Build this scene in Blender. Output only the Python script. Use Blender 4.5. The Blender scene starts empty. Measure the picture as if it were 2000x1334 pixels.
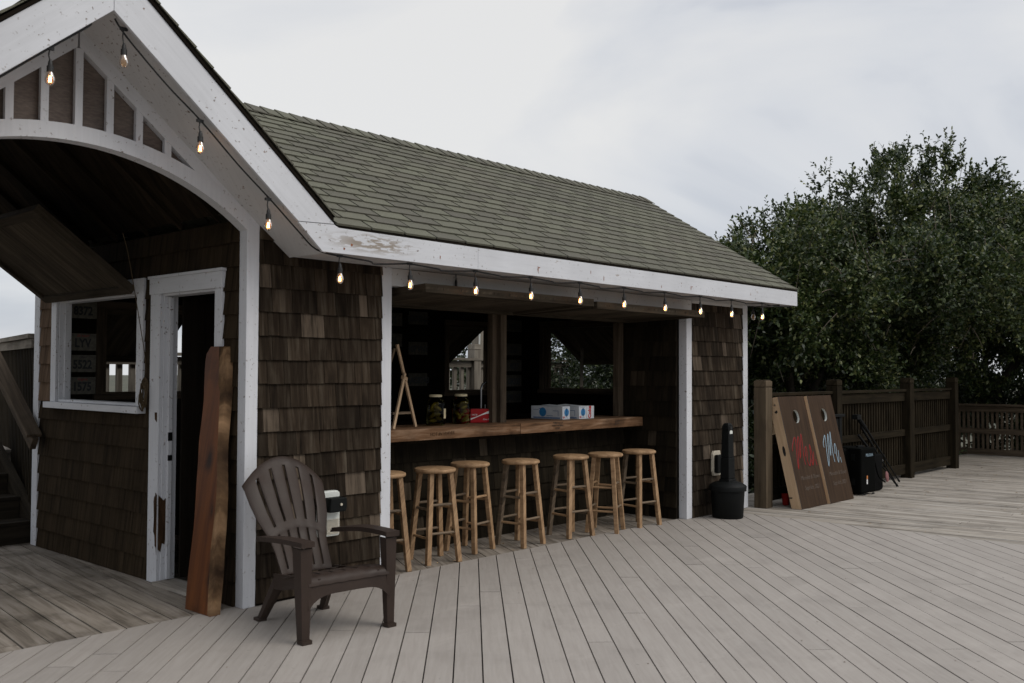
import bpy, bmesh, math, random
import numpy as np
from mathutils import Vector as V, Matrix
random.seed(7)
sc = bpy.context.scene
COL = sc.collection
R = random.random
def U(a, b): return a + (b - a) * random.random()

# ------------------------------------------------------------------ mesh builder
class MB:
    def __init__(s): s.v = []; s.f = []; s.uv = []
    def face(s, pts, uvs=None):
        i = len(s.v); s.v += [tuple(p) for p in pts]; s.f.append(tuple(range(i, i + len(pts))))
        if uvs is None:
            a = V(pts[1]) - V(pts[0]); a = a.normalized() if a.length > 1e-9 else V((1, 0, 0))
            n = V((0, 0, 0))
            for k in range(1, len(pts) - 1): n += (V(pts[k]) - V(pts[0])).cross(V(pts[k + 1]) - V(pts[0]))
            b = n.normalized().cross(a) if n.length > 1e-12 else V((0, 1, 0))
            uvs = [((V(p) - V(pts[0])).dot(a), (V(p) - V(pts[0])).dot(b)) for p in pts]
        s.uv += uvs
    def addmesh(s, vs, fs, uvf):
        o = len(s.v); s.v += [tuple(p) for p in vs]
        for f in fs:
            s.f.append(tuple(o + i for i in f)); s.uv += [uvf(i) for i in f]
    def para(s, o, a, b, c):
        o, a, b, c = V(o), V(a), V(b), V(c)
        if a.cross(b).dot(c) < 0: a, b = b, a
        L = sorted([a, b, c], key=lambda q: -q.length); g = L[0].normalized(); h = L[1].normalized(); k = L[2].normalized()
        ro = (U(0, 50), U(0, 50))
        vs = [o, o + a, o + a + b, o + b, o + c, o + a + c, o + a + b + c, o + b + c]
        fs = [(3, 2, 1, 0), (4, 5, 6, 7), (0, 1, 5, 4), (1, 2, 6, 5), (2, 3, 7, 6), (3, 0, 4, 7)]
        def uvf(i): p = vs[i] - o; return (p.dot(g) + ro[0], p.dot(h) + p.dot(k) * .7 + ro[1])
        s.addmesh(vs, fs, uvf)
    def box(s, x0, x1, y0, y1, z0, z1): s.para((x0, y0, z0), (x1 - x0, 0, 0), (0, y1 - y0, 0), (0, 0, z1 - z0))
    def beam(s, p0, p1, w, t, up=(0, 0, 1)):
        p0, p1 = V(p0), V(p1); d = p1 - p0; a = d.cross(V(up)).normalized() * w; b = a.cross(d).normalized() * t
        s.para(p0 - a / 2 - b / 2, d, a, b)
    def prism(s, pts, ext):
        pts = [V(p) for p in pts]; e = V(ext); n = V((0, 0, 0))
        for k in range(1, len(pts) - 1): n += (pts[k] - pts[0]).cross(pts[k + 1] - pts[0])
        if n.dot(e) > 0: pts = pts[::-1]
        L = max(((pts[i] - pts[i - 1]) for i in range(len(pts))), key=lambda q: q.length).normalized()
        h = n.normalized().cross(L); k_ = e.normalized(); ro = (U(0, 50), U(0, 50)); m = len(pts); o = pts[0]
        vs = pts + [p + e for p in pts]
        fs = [tuple(range(m)), tuple(range(2 * m - 1, m - 1, -1))] + [(i, i + m, (i + 1) % m + m, (i + 1) % m) for i in range(m)]
        def uvf(i): p = vs[i] - o; return (p.dot(L) + ro[0], p.dot(h) + p.dot(k_) * .7 + ro[1])
        s.addmesh(vs, fs, uvf)
    def tube(s, P, r, n=8, cap=True, sx=None):
        P = [V(p) for p in P]; m = len(P); rs = r if isinstance(r, (list, tuple)) else [r] * m
        o = len(s.v); ref = None; L = 0; uvv = []; ro = U(0, 50)
        for i in range(m):
            d = (P[min(i + 1, m - 1)] - P[max(i - 1, 0)]).normalized()
            if ref is None: ref = V((0, 0, 1)) if abs(d.z) < .9 else V((1, 0, 0))
            a = (ref - d * ref.dot(d)).normalized(); b = d.cross(a); ref = a
            if i: L += (P[i] - P[i - 1]).length
            for k in range(n):
                t = 2 * math.pi * k / n; q = a * math.cos(t) * rs[i] + b * math.sin(t) * rs[i]
                if sx is not None: nn = V(sx); q = q - nn * q.dot(nn) * .8
                s.v.append(tuple(P[i] + q)); uvv.append((L + ro, k / n * rs[i] * 6))
        fs = [(i * n + k, i * n + (k + 1) % n, (i + 1) * n + (k + 1) % n, (i + 1) * n + k) for i in range(m - 1) for k in range(n)]
        if cap: fs += [tuple(range(n - 1, -1, -1)), tuple((m - 1) * n + k for k in range(n))]
        for f in fs: s.f.append(tuple(o + i for i in f)); s.uv += [uvv[i] for i in f]
    def lathe(s, prof, n=20, c=(0, 0, 0), capt=True, sq=None):
        P = []
        for r, z in prof:
            for k in range(n):
                t = 2 * math.pi * (k + .5) / n; P.append((c[0] + r * math.cos(t), c[1] + r * math.sin(t), c[2] + z))
        m = len(prof); fs = [(i * n + k, i * n + (k + 1) % n, (i + 1) * n + (k + 1) % n, (i + 1) * n + k) for i in range(m - 1) for k in range(n)]
        if capt: fs += [tuple(range(n - 1, -1, -1)), tuple((m - 1) * n + k for k in range(n))]
        s.addmesh(P, fs, lambda i: (P[i][2], (i % n) / n * .5))
    def xf(s, M): s.v = [tuple(M @ V(p)) for p in s.v]; return s
    def mesh(s, name, m, smooth=False):
        me = bpy.data.meshes.new(name); me.from_pydata(s.v, [], s.f)
        uvl = me.uv_layers.new(name='UVMap'); uvl.data.foreach_set('uv', [c for q in s.uv for c in q])
        me.materials.append(m)
        if smooth:
            me.polygons.foreach_set('use_smooth', [True] * len(me.polygons))
            try: me.set_sharp_from_angle(angle=math.radians(40))
            except Exception: pass
        me.update(); return me

def props(o, label=None, cat=None, group=None, kind=None):
    if label: o['label'] = label
    if cat: o['category'] = cat
    if group: o['group'] = group
    if kind: o['kind'] = kind
    return o
def root(name, label, cat, loc=(0, 0, 0), rz=0, group=None):
    o = bpy.data.objects.new(name, None); COL.objects.link(o); o.location = loc; o.rotation_euler = (0, 0, rz); o.empty_display_size = .1
    return props(o, label, cat, group)
def part(name, mb, m, parent=None, smooth=False, bevel=0, weld=False, **k):
    me = mb.mesh(name, m, smooth)
    if weld:
        bm = bmesh.new(); bm.from_mesh(me); bmesh.ops.remove_doubles(bm, verts=bm.verts, dist=.0004); bm.to_mesh(me); bm.free()
    o = bpy.data.objects.new(name, me); COL.objects.link(o)
    if parent: o.parent = parent
    if bevel:
        b = o.modifiers.new('bevel', 'BEVEL'); b.width = bevel; b.segments = 2; b.limit_method = 'ANGLE'
    return props(o, **k)
def copy_tree(o, parent=None):
    c = o.copy(); COL.objects.link(c); c.parent = parent
    for ch in list(o.children): copy_tree(ch, c)
    return c
def relocate(pts, off):
    return [tuple(V(p) - V(off)) for p in pts]

# ------------------------------------------------------------------ clipping
def clip(poly, a, b, c):
    out = []; n = len(poly)
    for i in range(n):
        p, q = poly[i], poly[(i + 1) % n]; dp = a * p[0] + b * p[1] - c; dq = a * q[0] + b * q[1] - c
        if dp <= 0: out.append(p)
        if (dp < 0 < dq) or (dq < 0 < dp):
            t = dp / (dp - dq); out.append((p[0] + (q[0] - p[0]) * t, p[1] + (q[1] - p[1]) * t))
    return out
def clipconv(poly, conv):
    for i in range(len(conv)):
        p, q = conv[i], conv[(i + 1) % len(conv)]; a, b = q[1] - p[1], -(q[0] - p[0])
        poly = clip(poly, a, b, a * p[0] + b * p[1])
        if len(poly) < 3: return []
    return poly
def rsub(r, holes):
    rs = [r]
    for hx0, hx1, hz0, hz1 in holes:
        nr = []
        for (x0, x1, z0, z1) in rs:
            if x1 <= hx0 or x0 >= hx1 or z1 <= hz0 or z0 >= hz1: nr.append((x0, x1, z0, z1)); continue
            if x0 < hx0: nr.append((x0, hx0, z0, z1))
            if x1 > hx1: nr.append((hx1, x1, z0, z1))
            a, b = max(x0, hx0), min(x1, hx1)
            if z0 < hz0: nr.append((a, b, z0, hz0))
            if z1 > hz1: nr.append((a, b, hz1, z1))
        rs = nr
    return rs
def shingles(mb, O, Uv, Vv, N, conv, holes=(), course=.155, w=(.08, .2), d0=.021, d1=.004, jit=.0028, gap=.003, tabs=None, v0=0.0):
    O, Uv, Vv, N = V(O), V(Uv), V(Vv), V(N)
    us = [p[0] for p in conv]; vs = [p[1] for p in conv]; umin, umax, vmax = min(us), max(us), max(vs); row = 0; z = v0
    while z < vmax:
        u = umin - U(0, w[1]) if not tabs else umin - tabs * (.5 if row % 2 else 1) - .02 * (row % 3)
        while u < umax:
            ww = U(*w) if not tabs else tabs
            zz = z + U(-jit, jit)
            for (a, b, c, d) in rsub((u + gap / 2, u + ww - gap / 2, zz, z + course + .006), holes):
                pl = clipconv([(a, c), (b, c), (b, d), (a, d)], conv)
                if len(pl) < 3: continue
                ro = (U(0, 50), U(0, 50)); m = len(pl); ex = U(0, .0015) if not tabs else U(0, .002)
                fr = []; bk = []
                for (pu, pv) in pl:
                    t = min(1, max(0, (pv - zz) / course)); dd = d0 + (d1 - d0) * t + ex
                    base = O + Uv * pu + Vv * pv; fr.append(base + N * dd); bk.append(base)
                allv = fr + bk; fs = [tuple(range(m))] + [((i + 1) % m, i, i + m, (i + 1) % m + m) for i in range(m)]
                if (Uv.cross(Vv)).dot(N) < 0: fs = [f[::-1] for f in fs]
                pp = pl + pl
                mb.addmesh(allv, fs, lambda i: (pp[i][1] + ro[0] + (0 if i < m else .02), pp[i][0] + ro[1]))
            u += ww
        z += course; row += 1
def boards(mb, conv, ang, pitch, gap, thick, ztop, phase=0, lr=(2.4, 4.8), zj=.0):
    dx, dy = math.cos(ang), math.sin(ang); nx, ny = -dy, dx
    n_ = [p[0] * nx + p[1] * ny for p in conv]; t_ = [p[0] * dx + p[1] * dy for p in conv]
    k0 = math.floor((min(n_) - phase) / pitch); k1 = math.ceil((max(n_) - phase) / pitch)
    for k in range(k0, k1):
        a = phase + k * pitch + gap / 2; b = a + pitch - gap; t = min(t_) - U(0, lr[1])
        while t < max(t_):
            L = U(*lr); c, d = t + .0035, t + L - .0035
            q = [(dx * s + nx * r_, dy * s + ny * r_) for s, r_ in ((c, a), (d, a), (d, b), (c, b))]
            q = clipconv(q, conv); t += L
            if len(q) < 3: continue
            zt = ztop + U(-zj, zj); m = len(q); ro = (U(0, 50), U(0, 50))
            vs = [(p[0], p[1], zt) for p in q] + [(p[0], p[1], zt - thick) for p in q]
            fs = [tuple(range(m)), tuple(range(2 * m - 1, m - 1, -1))] + [((i + 1) % m, i, i + m, (i + 1) % m + m) for i in range(m)]
            mb.addmesh(vs, fs, lambda i: (vs[i][0] * dx + vs[i][1] * dy + ro[0], vs[i][0] * nx + vs[i][1] * ny + ro[1]))
def cells(holes, u0, u1, z0, z1): return rsub((u0, u1, z0, z1), holes)

# ------------------------------------------------------------------ materials
class NT:
    def __init__(s, name):
        s.m = bpy.data.materials.new(name); s.m.use_nodes = True; s.t = s.m.node_tree; s.t.nodes.clear()
        s.out = s.n('ShaderNodeOutputMaterial'); s.b = s.n('ShaderNodeBsdfPrincipled'); s.l(s.b.outputs[0], s.out.inputs[0])
    def n(s, k, **a):
        o = s.t.nodes.new(k)
        for x, y in a.items(): setattr(o, x, y)
        return o
    def l(s, a, b): s.t.links.new(a, b)
    def set(s, node, **k):
        for x, y in k.items():
            i = node.inputs[x.replace('_', ' ')]
            if hasattr(y, 'bl_rna') and 'NodeSocket' in type(y).__name__: s.l(y, i)
            else: i.default_value = y
        return node
    def noise(s, vec, scale, detail=4, rough=.55, w=None, dist=0):
        n = s.n('ShaderNodeTexNoise')
        if w is not None: n.noise_dimensions = '4D'; s.l(w, n.inputs['W'])
        s.l(vec, n.inputs['Vector']); n.inputs['Scale'].default_value = scale; n.inputs['Detail'].default_value = detail
        n.inputs['Roughness'].default_value = rough; n.inputs['Distortion'].default_value = dist; return n.outputs['Fac']
    def mapping(s, vec, scale=(1, 1, 1), loc=(0, 0, 0)):
        n = s.n('ShaderNodeMapping'); s.l(vec, n.inputs['Vector']); n.inputs['Scale'].default_value = scale; n.inputs['Location'].default_value = loc; return n.outputs[0]
    def ramp(s, fac, stops):
        n = s.n('ShaderNodeValToRGB'); s.l(fac, n.inputs[0]); e = n.color_ramp.elements
        while len(e) < len(stops): e.new(.5)
        for i, (p, c) in enumerate(stops): e[i].position = p; e[i].color = (*c, 1) if len(c) == 3 else c
        return n.outputs[0]
    def rng(s, v, a, b, c, d):
        n = s.n('ShaderNodeMapRange'); s.l(v, n.inputs[0])
        for i, x in enumerate((a, b, c, d)): n.inputs[i + 1].default_value = x
        return n.outputs[0]
    def math(s, op, a, b):
        n = s.n('ShaderNodeMath', operation=op)
        for i, x in enumerate((a, b)):
            if isinstance(x, (int, float)): n.inputs[i].default_value = x
            else: s.l(x, n.inputs[i])
        return n.outputs[0]
    def mix(s, f, a, b, mode='MIX'):
        n = s.n('ShaderNodeMix', data_type='RGBA', blend_type=mode)
        for i, x in ((0, f), (6, a), (7, b)):
            if isinstance(x, (int, float)): n.inputs[i].default_value = x
            elif isinstance(x, tuple): n.inputs[i].default_value = (*x, 1) if len(x) == 3 else x
            else: s.l(x, n.inputs[i])
        return n.outputs[2]
    def bump(s, h, strength=.3, dist=.01):
        n = s.n('ShaderNodeBump'); n.inputs['Strength'].default_value = strength; n.inputs['Distance'].default_value = dist
        s.l(h, n.inputs['Height']); s.l(n.outputs[0], s.b.inputs['Normal'])
    def uv(s): return s.n('ShaderNodeTexCoord').outputs['UV']
    def obj(s): return s.n('ShaderNodeTexCoord').outputs['Object']
    def isl(s): return s.n('ShaderNodeNewGeometry').outputs['Random Per Island']
    def base(s, c, rough=.6):
        if isinstance(c, tuple): s.b.inputs['Base Color'].default_value = (*c, 1)
        else: s.l(c, s.b.inputs['Base Color'])
        if isinstance(rough, (int, float)): s.b.inputs['Roughness'].default_value = rough
        else: s.l(rough, s.b.inputs['Roughness'])
def wood(name, dark, light, grain=(2, 32), rough=.75, var=.25, bump=.25, patch=None, stain=.35, third=None, spec=.3, pale=0):
    t = NT(name); uv = t.uv(); il = t.isl(); w = t.math('MULTIPLY', il, 91.0)
    g = t.noise(t.mapping(uv, (grain[0], grain[1], 1)), 1.0, 6, .6, w, .6)
    stops = [(.3, dark), (.62, light)] if not third else [(.28, dark), (.5, light), (.72, third)]
    c = t.ramp(g, stops)
    c = t.mix(1.0, c, t.ramp(il, [(0, (1 - var,) * 3), (1, (1 + var,) * 3)]), 'MULTIPLY')
    if patch:   # odd boards of another weathering
        rr = t.math('FRACT', t.math('MULTIPLY', il, 17.3), 0.0); c = t.mix(t.math('MULTIPLY', t.rng(rr, 1 - patch[0], 1 - patch[0] + .04, 0, 1), t.rng(g, .35, .6, .2, 1)), c, patch[1])
    st = t.noise(t.n('ShaderNodeNewGeometry').outputs['Position'], 2.3, 5, .6); c = t.mix(t.rng(st, .52, .75, 0, stain), c, tuple(x * .45 for x in dark))
    if pale:
        pos = t.n('ShaderNodeNewGeometry').outputs['Position']; q1 = t.noise(t.mapping(pos, (1, 2.5, 1)), 1.1, 6, .7); c = t.mix(t.rng(q1, .56, .72, 0, pale), c, tuple(min(1, x * 1.35) for x in light)); q2 = t.noise(pos, 14, 3, .6); c = t.mix(t.rng(q2, .68, .74, 0, .45), c, tuple(x * .5 for x in dark))
    t.base(c, rough); t.b.inputs['Specular IOR Level'].default_value = spec
    t.bump(g, bump, .004); return t.m
def plain(name, c, rough=.5, var=.12, scale=30, bump=.05, spec=.5, metal=0):
    t = NT(name); n = t.noise(t.obj(), scale, 4); n2 = t.noise(t.obj(), scale / 12, 4)
    cc = t.mix(1.0, t.ramp(n, [(.3, tuple(x * (1 - var) for x in c)), (.7, tuple(min(1, x * (1 + var)) for x in c))]), t.ramp(n2, [(.3, (.82,) * 3), (.7, (1.1,) * 3)]), 'MULTIPLY')
    t.base(cc, t.rng(n2, .3, .7, max(0, rough - .1), min(1, rough + .12))); t.b.inputs['Specular IOR Level'].default_value = spec; t.b.inputs['Metallic'].default_value = metal
    if bump: t.bump(n, bump, .002)
    return t.m
def paint(name, c=(.62, .63, .66), speck=.5, peel=.0):
    t = NT(name); uv = t.uv(); o = t.obj()
    g = t.noise(t.mapping(uv, (3, 45, 1)), 1, 5, .6); big = t.noise(o, 1.7, 5)
    col = t.mix(1.0, t.ramp(big, [(.3, tuple(x * .86 for x in c)), (.7, c)]), t.ramp(g, [(.2, (.9, .9, .9)), (.6, (1, 1, 1))]), 'MULTIPLY')
    s1 = t.noise(o, 38, 3, .6); s2 = t.noise(o, 3.2, 3)
    col = t.mix(t.math('MULTIPLY', t.rng(s1, .63, .67, 0, 1), t.rng(s2, .40, .58, 0, speck)), col, (.12, .085, .06))
    s3 = t.noise(o, 17, 4, .65); col = t.mix(t.math('MULTIPLY', t.rng(s3, .69, .72, 0, 1), speck), col, (.17, .10, .065))
    if peel:
        ds = t.n('ShaderNodeVectorMath', operation='DISTANCE'); t.l(t.mapping(o, (2.2, 1, 13), (-1.5, 0, -30.35)), ds.inputs[0]); ds.inputs[1].default_value = (0, -.42, 0)
        pk = t.noise(t.mapping(o, (9, 9, 50)), 1, 5, .65); col = t.mix(t.math('MULTIPLY', t.rng(ds.outputs['Value'], .35, 1.0, 1, 0), t.rng(pk, .47, .52, 0, 1)), col, (.27, .235, .20))
        pn = t.noise(t.mapping(uv, (1.6, 9, 1)), 1.3, 7, .7); col = t.mix(t.rng(pn, .70 - peel, .72 - peel, 0, 1), col, (.30, .25, .21))
    t.base(col, .5); t.b.inputs['Specular IOR Level'].default_value = .35; t.bump(g, .12, .003); return t.m
def emit(name, c, st):
    t = NT(name); t.base((0, 0, 0), .5); t.b.inputs['Emission Color'].default_value = (*c, 1); t.b.inputs['Emission Strength'].default_value = st; return t.m

M = {}
M['paint'] = paint('white_paint', speck=.9); M['paint_peel'] = paint('weathered_white_paint', speck=.9, peel=.05)
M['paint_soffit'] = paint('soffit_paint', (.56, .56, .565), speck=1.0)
M['shingle'] = wood('cedar_shingle', (.0062, .0046, .0032), (.0275, .0195, .0130), (2.2, 24), .9, .42, .5, (.11, (.125, .097, .072)), .5, (.064, .052, .038), spec=.08)
M['shingle_side'] = wood('sheltered_cedar_shingle', (.009, .0066, .004), (.030, .0210, .0122), (1.6, 30), .9, .14, .4, None, .4, (.044, .031, .019), spec=.06)
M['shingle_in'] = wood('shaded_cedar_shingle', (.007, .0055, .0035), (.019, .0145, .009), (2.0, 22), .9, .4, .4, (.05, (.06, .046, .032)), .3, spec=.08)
M['shingle_new_skylit'] = wood('newer_skylit_cedar_shingle', (.060, .038, .024), (.15, .10, .066), (2.0, 22), .9, .15, .4, spec=.08)  # newer warm tan cedar; skylight from the rear opening also put into the colour
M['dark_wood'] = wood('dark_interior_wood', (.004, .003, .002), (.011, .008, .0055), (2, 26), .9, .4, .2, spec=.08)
M['shutter'] = wood('shutter_wood', (.026, .021, .015), (.078, .063, .046), (2, 28), .9, .25, .3, None, .5, spec=.08)
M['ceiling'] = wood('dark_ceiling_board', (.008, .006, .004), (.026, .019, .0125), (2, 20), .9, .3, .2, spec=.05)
M['frame_wood'] = wood('bare_post_wood', (.035, .026, .018), (.10, .075, .052), (2, 30), .85, .2, .3, None, .5, spec=.15)
M['comp'] = wood('composite_deck_board', (.270, .244, .220), (.308, .282, .256), (3, 40), .7, .05, .06, None, .25, spec=.15, pale=.35)
M['weath'] = wood('weathered_deck_board', (.085, .070, .055), (.205, .178, .148), (1.6, 26), .9, .2, .5, None, .8, (.28, .25, .22), spec=.08)
M['greydeck'] = wood('silvered_deck_board', (.145, .125, .10), (.28, .252, .218), (1.6, 26), .9, .16, .4, None, .6, (.38, .36, .33), spec=.1)
M['fence'] = wood('fence_wood', (.007, .0055, .0032), (.028, .0215, .0130), (1.8, 24), .9, .35, .4, None, .5, spec=.06)
M['postwood'] = wood('treated_post_wood', (.042, .030, .019), (.115, .087, .057), (1.3, 20), .85, .1, .35, None, .45, spec=.15)
M['tanfence'] = wood('tan_fence_wood', (.042, .031, .021), (.135, .103, .072), (1.8, 24), .9, .25, .4, None, .4, spec=.1)
M['rot'] = wood('rotten_brown_wood', (.012, .007, .004), (.085, .048, .026), (4, 20), .95, .1, .9, None, .5, spec=.05)
M['greyfence'] = wood('silver_fence_wood', (.11, .095, .075), (.24, .215, .18), (1.8, 24), .9, .2, .4, None, .5, spec=.12)
M['stairs'] = wood('stair_wood', (.010, .008, .0055), (.03, .024, .017), (1.8, 24), .9, .3, .4, spec=.1)
M['stool'] = wood('stool_wood', (.19, .110, .056), (.42, .27, .150), (3, 34), .55, .22, .15, None, .6, spec=.25)
M['stool_grey'] = wood('worn_stool_wood', (.06, .043, .028), (.20, .145, .095), (3, 34), .7, .3, .2, None, .6)
M['counter'] = wood('bar_top_wood', (.032, .017, .009), (.165, .090, .048), (2.6, 22), .8, .12, .8, None, .7, (.33, .22, .145), spec=.12)
M['slab'] = wood('oiled_slab_wood', (.058, .0165, .004), (.138, .044, .010), (1.0, 12), .5, .05, .1, None, .85, spec=.18)
M['bark'] = wood('live_edge_bark', (.014, .009, .006), (.10, .058, .030), (3.4, 11), .85, .1, .8, None, .85, (.34, .21, .115), spec=.12)
M['walnut'] = wood('walnut_veneer', (.024, .0130, .0070), (.050, .0290, .0160), (1.4, 26), .65, .03, .05, None, .25, spec=.12)
M['pine'] = wood('pine_frame', (.40, .26, .15), (.58, .42, .27), (1.5, 22), .6, .06, .1, None, .2)
M['plastic'] = plain('brown_plastic', (.031, .0200, .0150), .5, .08, 60, .03, .25)
M['black'] = plain('black_plastic', (.0035, .0042, .0042), .6, .1, 40, .05, .16)
M['case'] = plain('black_case_plastic', (.0020, .0022, .0019), .8, .1, 60, .1, .05)
M['blackmat'] = plain('black_fabric', (.003, .003, .003), .9, .2, 200, .2, .08)
M['cable'] = plain('black_rubber', (.012, .012, .012), .55, .1, 50, 0)
M['steel'] = plain('brushed_steel', (.28, .28, .28), .3, .05, 40, 0, .5, 1)
M['white_plastic'] = plain('white_plastic', (.62, .64, .60), .45, .05, 30, 0)
M['tan_plastic'] = plain('tan_plastic', (.52, .47, .38), .5, .08, 30, 0)
M['red_card'] = plain('red_cardboard', (.30, .004, .007), .5, .05, 30, 0, .2)
M['white_card'] = plain('white_cardboard', (.62, .66, .70), .45, .06, 30, 0)
M['blue'] = plain('blue_print', (.02, .20, .46), .5, .15, 30, 0)
M['bluegrey'] = plain('pale_blue_print', (.16, .24, .40), .5, .1, 30, 0)
M['red'] = plain('red_print', (.50, .015, .012), .5, .05, 30, 0)
M['white_ink'] = plain('white_print', (.65, .65, .65), .5, .03, 30, 0)
M['mrs_red'] = plain('red_lettering', (.20, .010, .007), .7, .15, 20, 0, .15)
M['mr_blue'] = plain('pale_blue_lettering', (.21, .28, .33), .7, .1, 20, 0, .15)
M['outline'] = plain('black_ink', (.008, .008, .008), .6, .05, 20, 0)
M['script'] = plain('engraved_script', (.12, .095, .078), .7, .1, 20, 0, .15)
M['plate'] = plain('licence_plate_white', (.19, .18, .15), .6, .3, 25, 0, .15)
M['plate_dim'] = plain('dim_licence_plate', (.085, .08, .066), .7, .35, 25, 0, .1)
M['plate_ink'] = plain('plate_ink', (.02, .025, .03), .5, .1, 25, 0)
M['roofing'] = None
t = NT('green_asphalt_shingle'); il = t.isl(); gr = t.noise(t.obj(), 260, 3, .7); bg = t.noise(t.obj(), 1.2, 4); md = t.noise(t.obj(), 9, 4)
c = t.ramp(gr, [(.3, (.050, .049, .038)), (.5, (.102, .099, .079)), (.72, (.180, .174, .144))])
c = t.mix(1.0, c, t.ramp(il, [(0, (.84, .82, .82)), (1, (1.12, 1.15, 1.06))]), 'MULTIPLY'); c = t.mix(t.rng(bg, .45, .7, 0, .3), c, (.13, .118, .092)); c = t.mix(t.rng(md, .6, .75, 0, .35), c, (.06, .075, .04))
t.base(c, .9); t.b.inputs['Specular IOR Level'].default_value = .2; t.bump(gr, .5, .003); M['roofing'] = t.m
t = NT('brown_screen_panel'); n1 = t.noise(t.mapping(t.obj(), (1, 1, 1)), 5, 5, .6); n2 = t.noise(t.mapping(t.obj(), (30, 30, 120)), 1, 3)
c = t.mix(.4, t.ramp(n1, [(.3, (.085, .058, .048)), (.7, (.17, .135, .115))]), t.ramp(n2, [(.3, (.06, .05, .045)), (.7, (.2, .165, .14))])); t.base(c, .8); M['screen'] = t.m
t = NT('sand_ground'); n1 = t.noise(t.obj(), .3, 6); t.base(t.ramp(n1, [(.35, (.022, .028, .012)), (.65, (.07, .065, .04))]), .95); M['ground'] = t.m
def leafmat(name, a, b, c_, d):
    t = NT(name); il = t.isl(); n1 = t.noise(t.obj(), .8, 3)
    c = t.ramp(il, [(0, a), (.5, b), (.86, c_), (1, d)]); c = t.mix(1.0, c, t.ramp(n1, [(.35, (.7, .75, .7)), (.65, (1.25, 1.2, 1.1))]), 'MULTIPLY')
    t.base(c, .42); t.b.inputs['Specular IOR Level'].default_value = .45
    tr = t.n('ShaderNodeBsdfTranslucent'); t.l(c, tr.inputs[0]); ms = t.n('ShaderNodeMixShader'); ms.inputs[0].default_value = .22
    t.l(t.b.outputs[0], ms.inputs[1]); t.l(tr.outputs[0], ms.inputs[2]); t.l(ms.outputs[0], t.out.inputs[0]); return t.m
M['leaf'] = leafmat('live_oak_leaf', (.012, .024, .006), (.030, .052, .014), (.088, .112, .036), (.22, .23, .10))
M['leaf2'] = leafmat('waxy_shrub_leaf', (.009, .017, .006), (.02, .034, .011), (.04, .06, .02), (.10, .12, .045))
M['twig'] = plain('grey_twig', (.14, .115, .09), .85, .2, 30, .2, .2)
M['trunk'] = plain('grey_bark', (.05, .042, .033), .9, .3, 14, .6, .2)
M['dry'] = plain('dry_leaf', (.28, .19, .10), .8, .4, 12, 0)
M['filament'] = emit('glowing_filament', (1, .52, .20), 20)
t = NT('amber_bulb_glass'); t.t.nodes.remove(t.b)
tr = t.n('ShaderNodeBsdfTransparent'); tr.inputs[0].default_value = (.96, .82, .66, 1); gl = t.n('ShaderNodeBsdfGlossy'); gl.inputs['Roughness'].default_value = .08
df = t.n('ShaderNodeBsdfDiffuse'); df.inputs[0].default_value = (.8, .55, .35, 1); lw = t.n('ShaderNodeLayerWeight'); lw.inputs[0].default_value = .35
m1 = t.n('ShaderNodeMixShader'); t.l(lw.outputs['Fresnel'], m1.inputs[0]); t.l(tr.outputs[0], m1.inputs[1]); t.l(gl.outputs[0], m1.inputs[2])
m2 = t.n('ShaderNodeMixShader'); m2.inputs[0].default_value = .13; t.l(m1.outputs[0], m2.inputs[1]); t.l(df.outputs[0], m2.inputs[2]); t.l(m2.outputs[0], t.out.inputs[0]); M['glass'] = t.m
def tintglass(name, tint, k):
    t = NT(name); t.t.nodes.remove(t.b); tr = t.n('ShaderNodeBsdfTransparent'); tr.inputs[0].default_value = (*tint, 1); gl = t.n('ShaderNodeBsdfGlossy'); gl.inputs['Roughness'].default_value = .05
    lw = t.n('ShaderNodeLayerWeight'); lw.inputs[0].default_value = k; m1 = t.n('ShaderNodeMixShader'); t.l(lw.outputs['Fresnel'], m1.inputs[0]); t.l(tr.outputs[0], m1.inputs[1]); t.l(gl.outputs[0], m1.inputs[2]); t.l(m1.outputs[0], t.out.inputs[0]); return t.m
M['jar_glass'] = tintglass('jar_glass', (.62, .60, .38), .15)
M['pickle'] = plain('pickle', (.16, .13, .03), .4, .3, 12, .1)
M['rope'] = plain('old_rope', (.075, .055, .032), .9, .3, 90, .3, .1)
M['cream'] = plain('cream_label', (.60, .52, .33), .6, .1, 30, 0)

def txt(s, size, o, ux, uy, m, parent, name='lettering', shear=0, align='CENTER', depth=.0006, bold=0, label=None, squeeze=1):
    cu = bpy.data.curves.new('tmp', 'FONT'); cu.body = s; cu.size = size; cu.shear = shear; cu.align_x = align; cu.align_y = 'CENTER'; cu.extrude = depth; cu.offset = bold; cu.resolution_u = 3
    ob = bpy.data.objects.new('tmp', cu); COL.objects.link(ob); bpy.context.view_layer.update()
    me = bpy.data.meshes.new_from_object(ob.evaluated_get(bpy.context.evaluated_depsgraph_get()))
    bpy.data.objects.remove(ob)
    ux, uy = V(ux).normalized(), V(uy).normalized(); n = ux.cross(uy)
    Mx = Matrix((( ux.x * squeeze, uy.x, n.x, o[0]), (ux.y * squeeze, uy.y, n.y, o[1]), (ux.z * squeeze, uy.z, n.z, o[2]), (0, 0, 0, 1))); me.transform(Mx)
    me.materials.clear(); me.materials.append(m); me.name = name
    r = bpy.data.objects.new(name, me); COL.objects.link(r); r.parent = parent
    if label: r['label'] = label
    return r
def smoothline(P, n=6):
    P = [V(p) for p in P]; out = []
    for i in range(len(P) - 1):
        a, b, c, d = P[max(i - 1, 0)], P[i], P[i + 1], P[min(i + 2, len(P) - 1)]
        for k in range(n):
            t = k / n; out.append(.5 * ((2 * b) + (c - a) * t + (2 * a - 5 * b + 4 * c - d) * t * t + (3 * b - a - 3 * c + d) * t ** 3))
    return out + [P[-1]]

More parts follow.
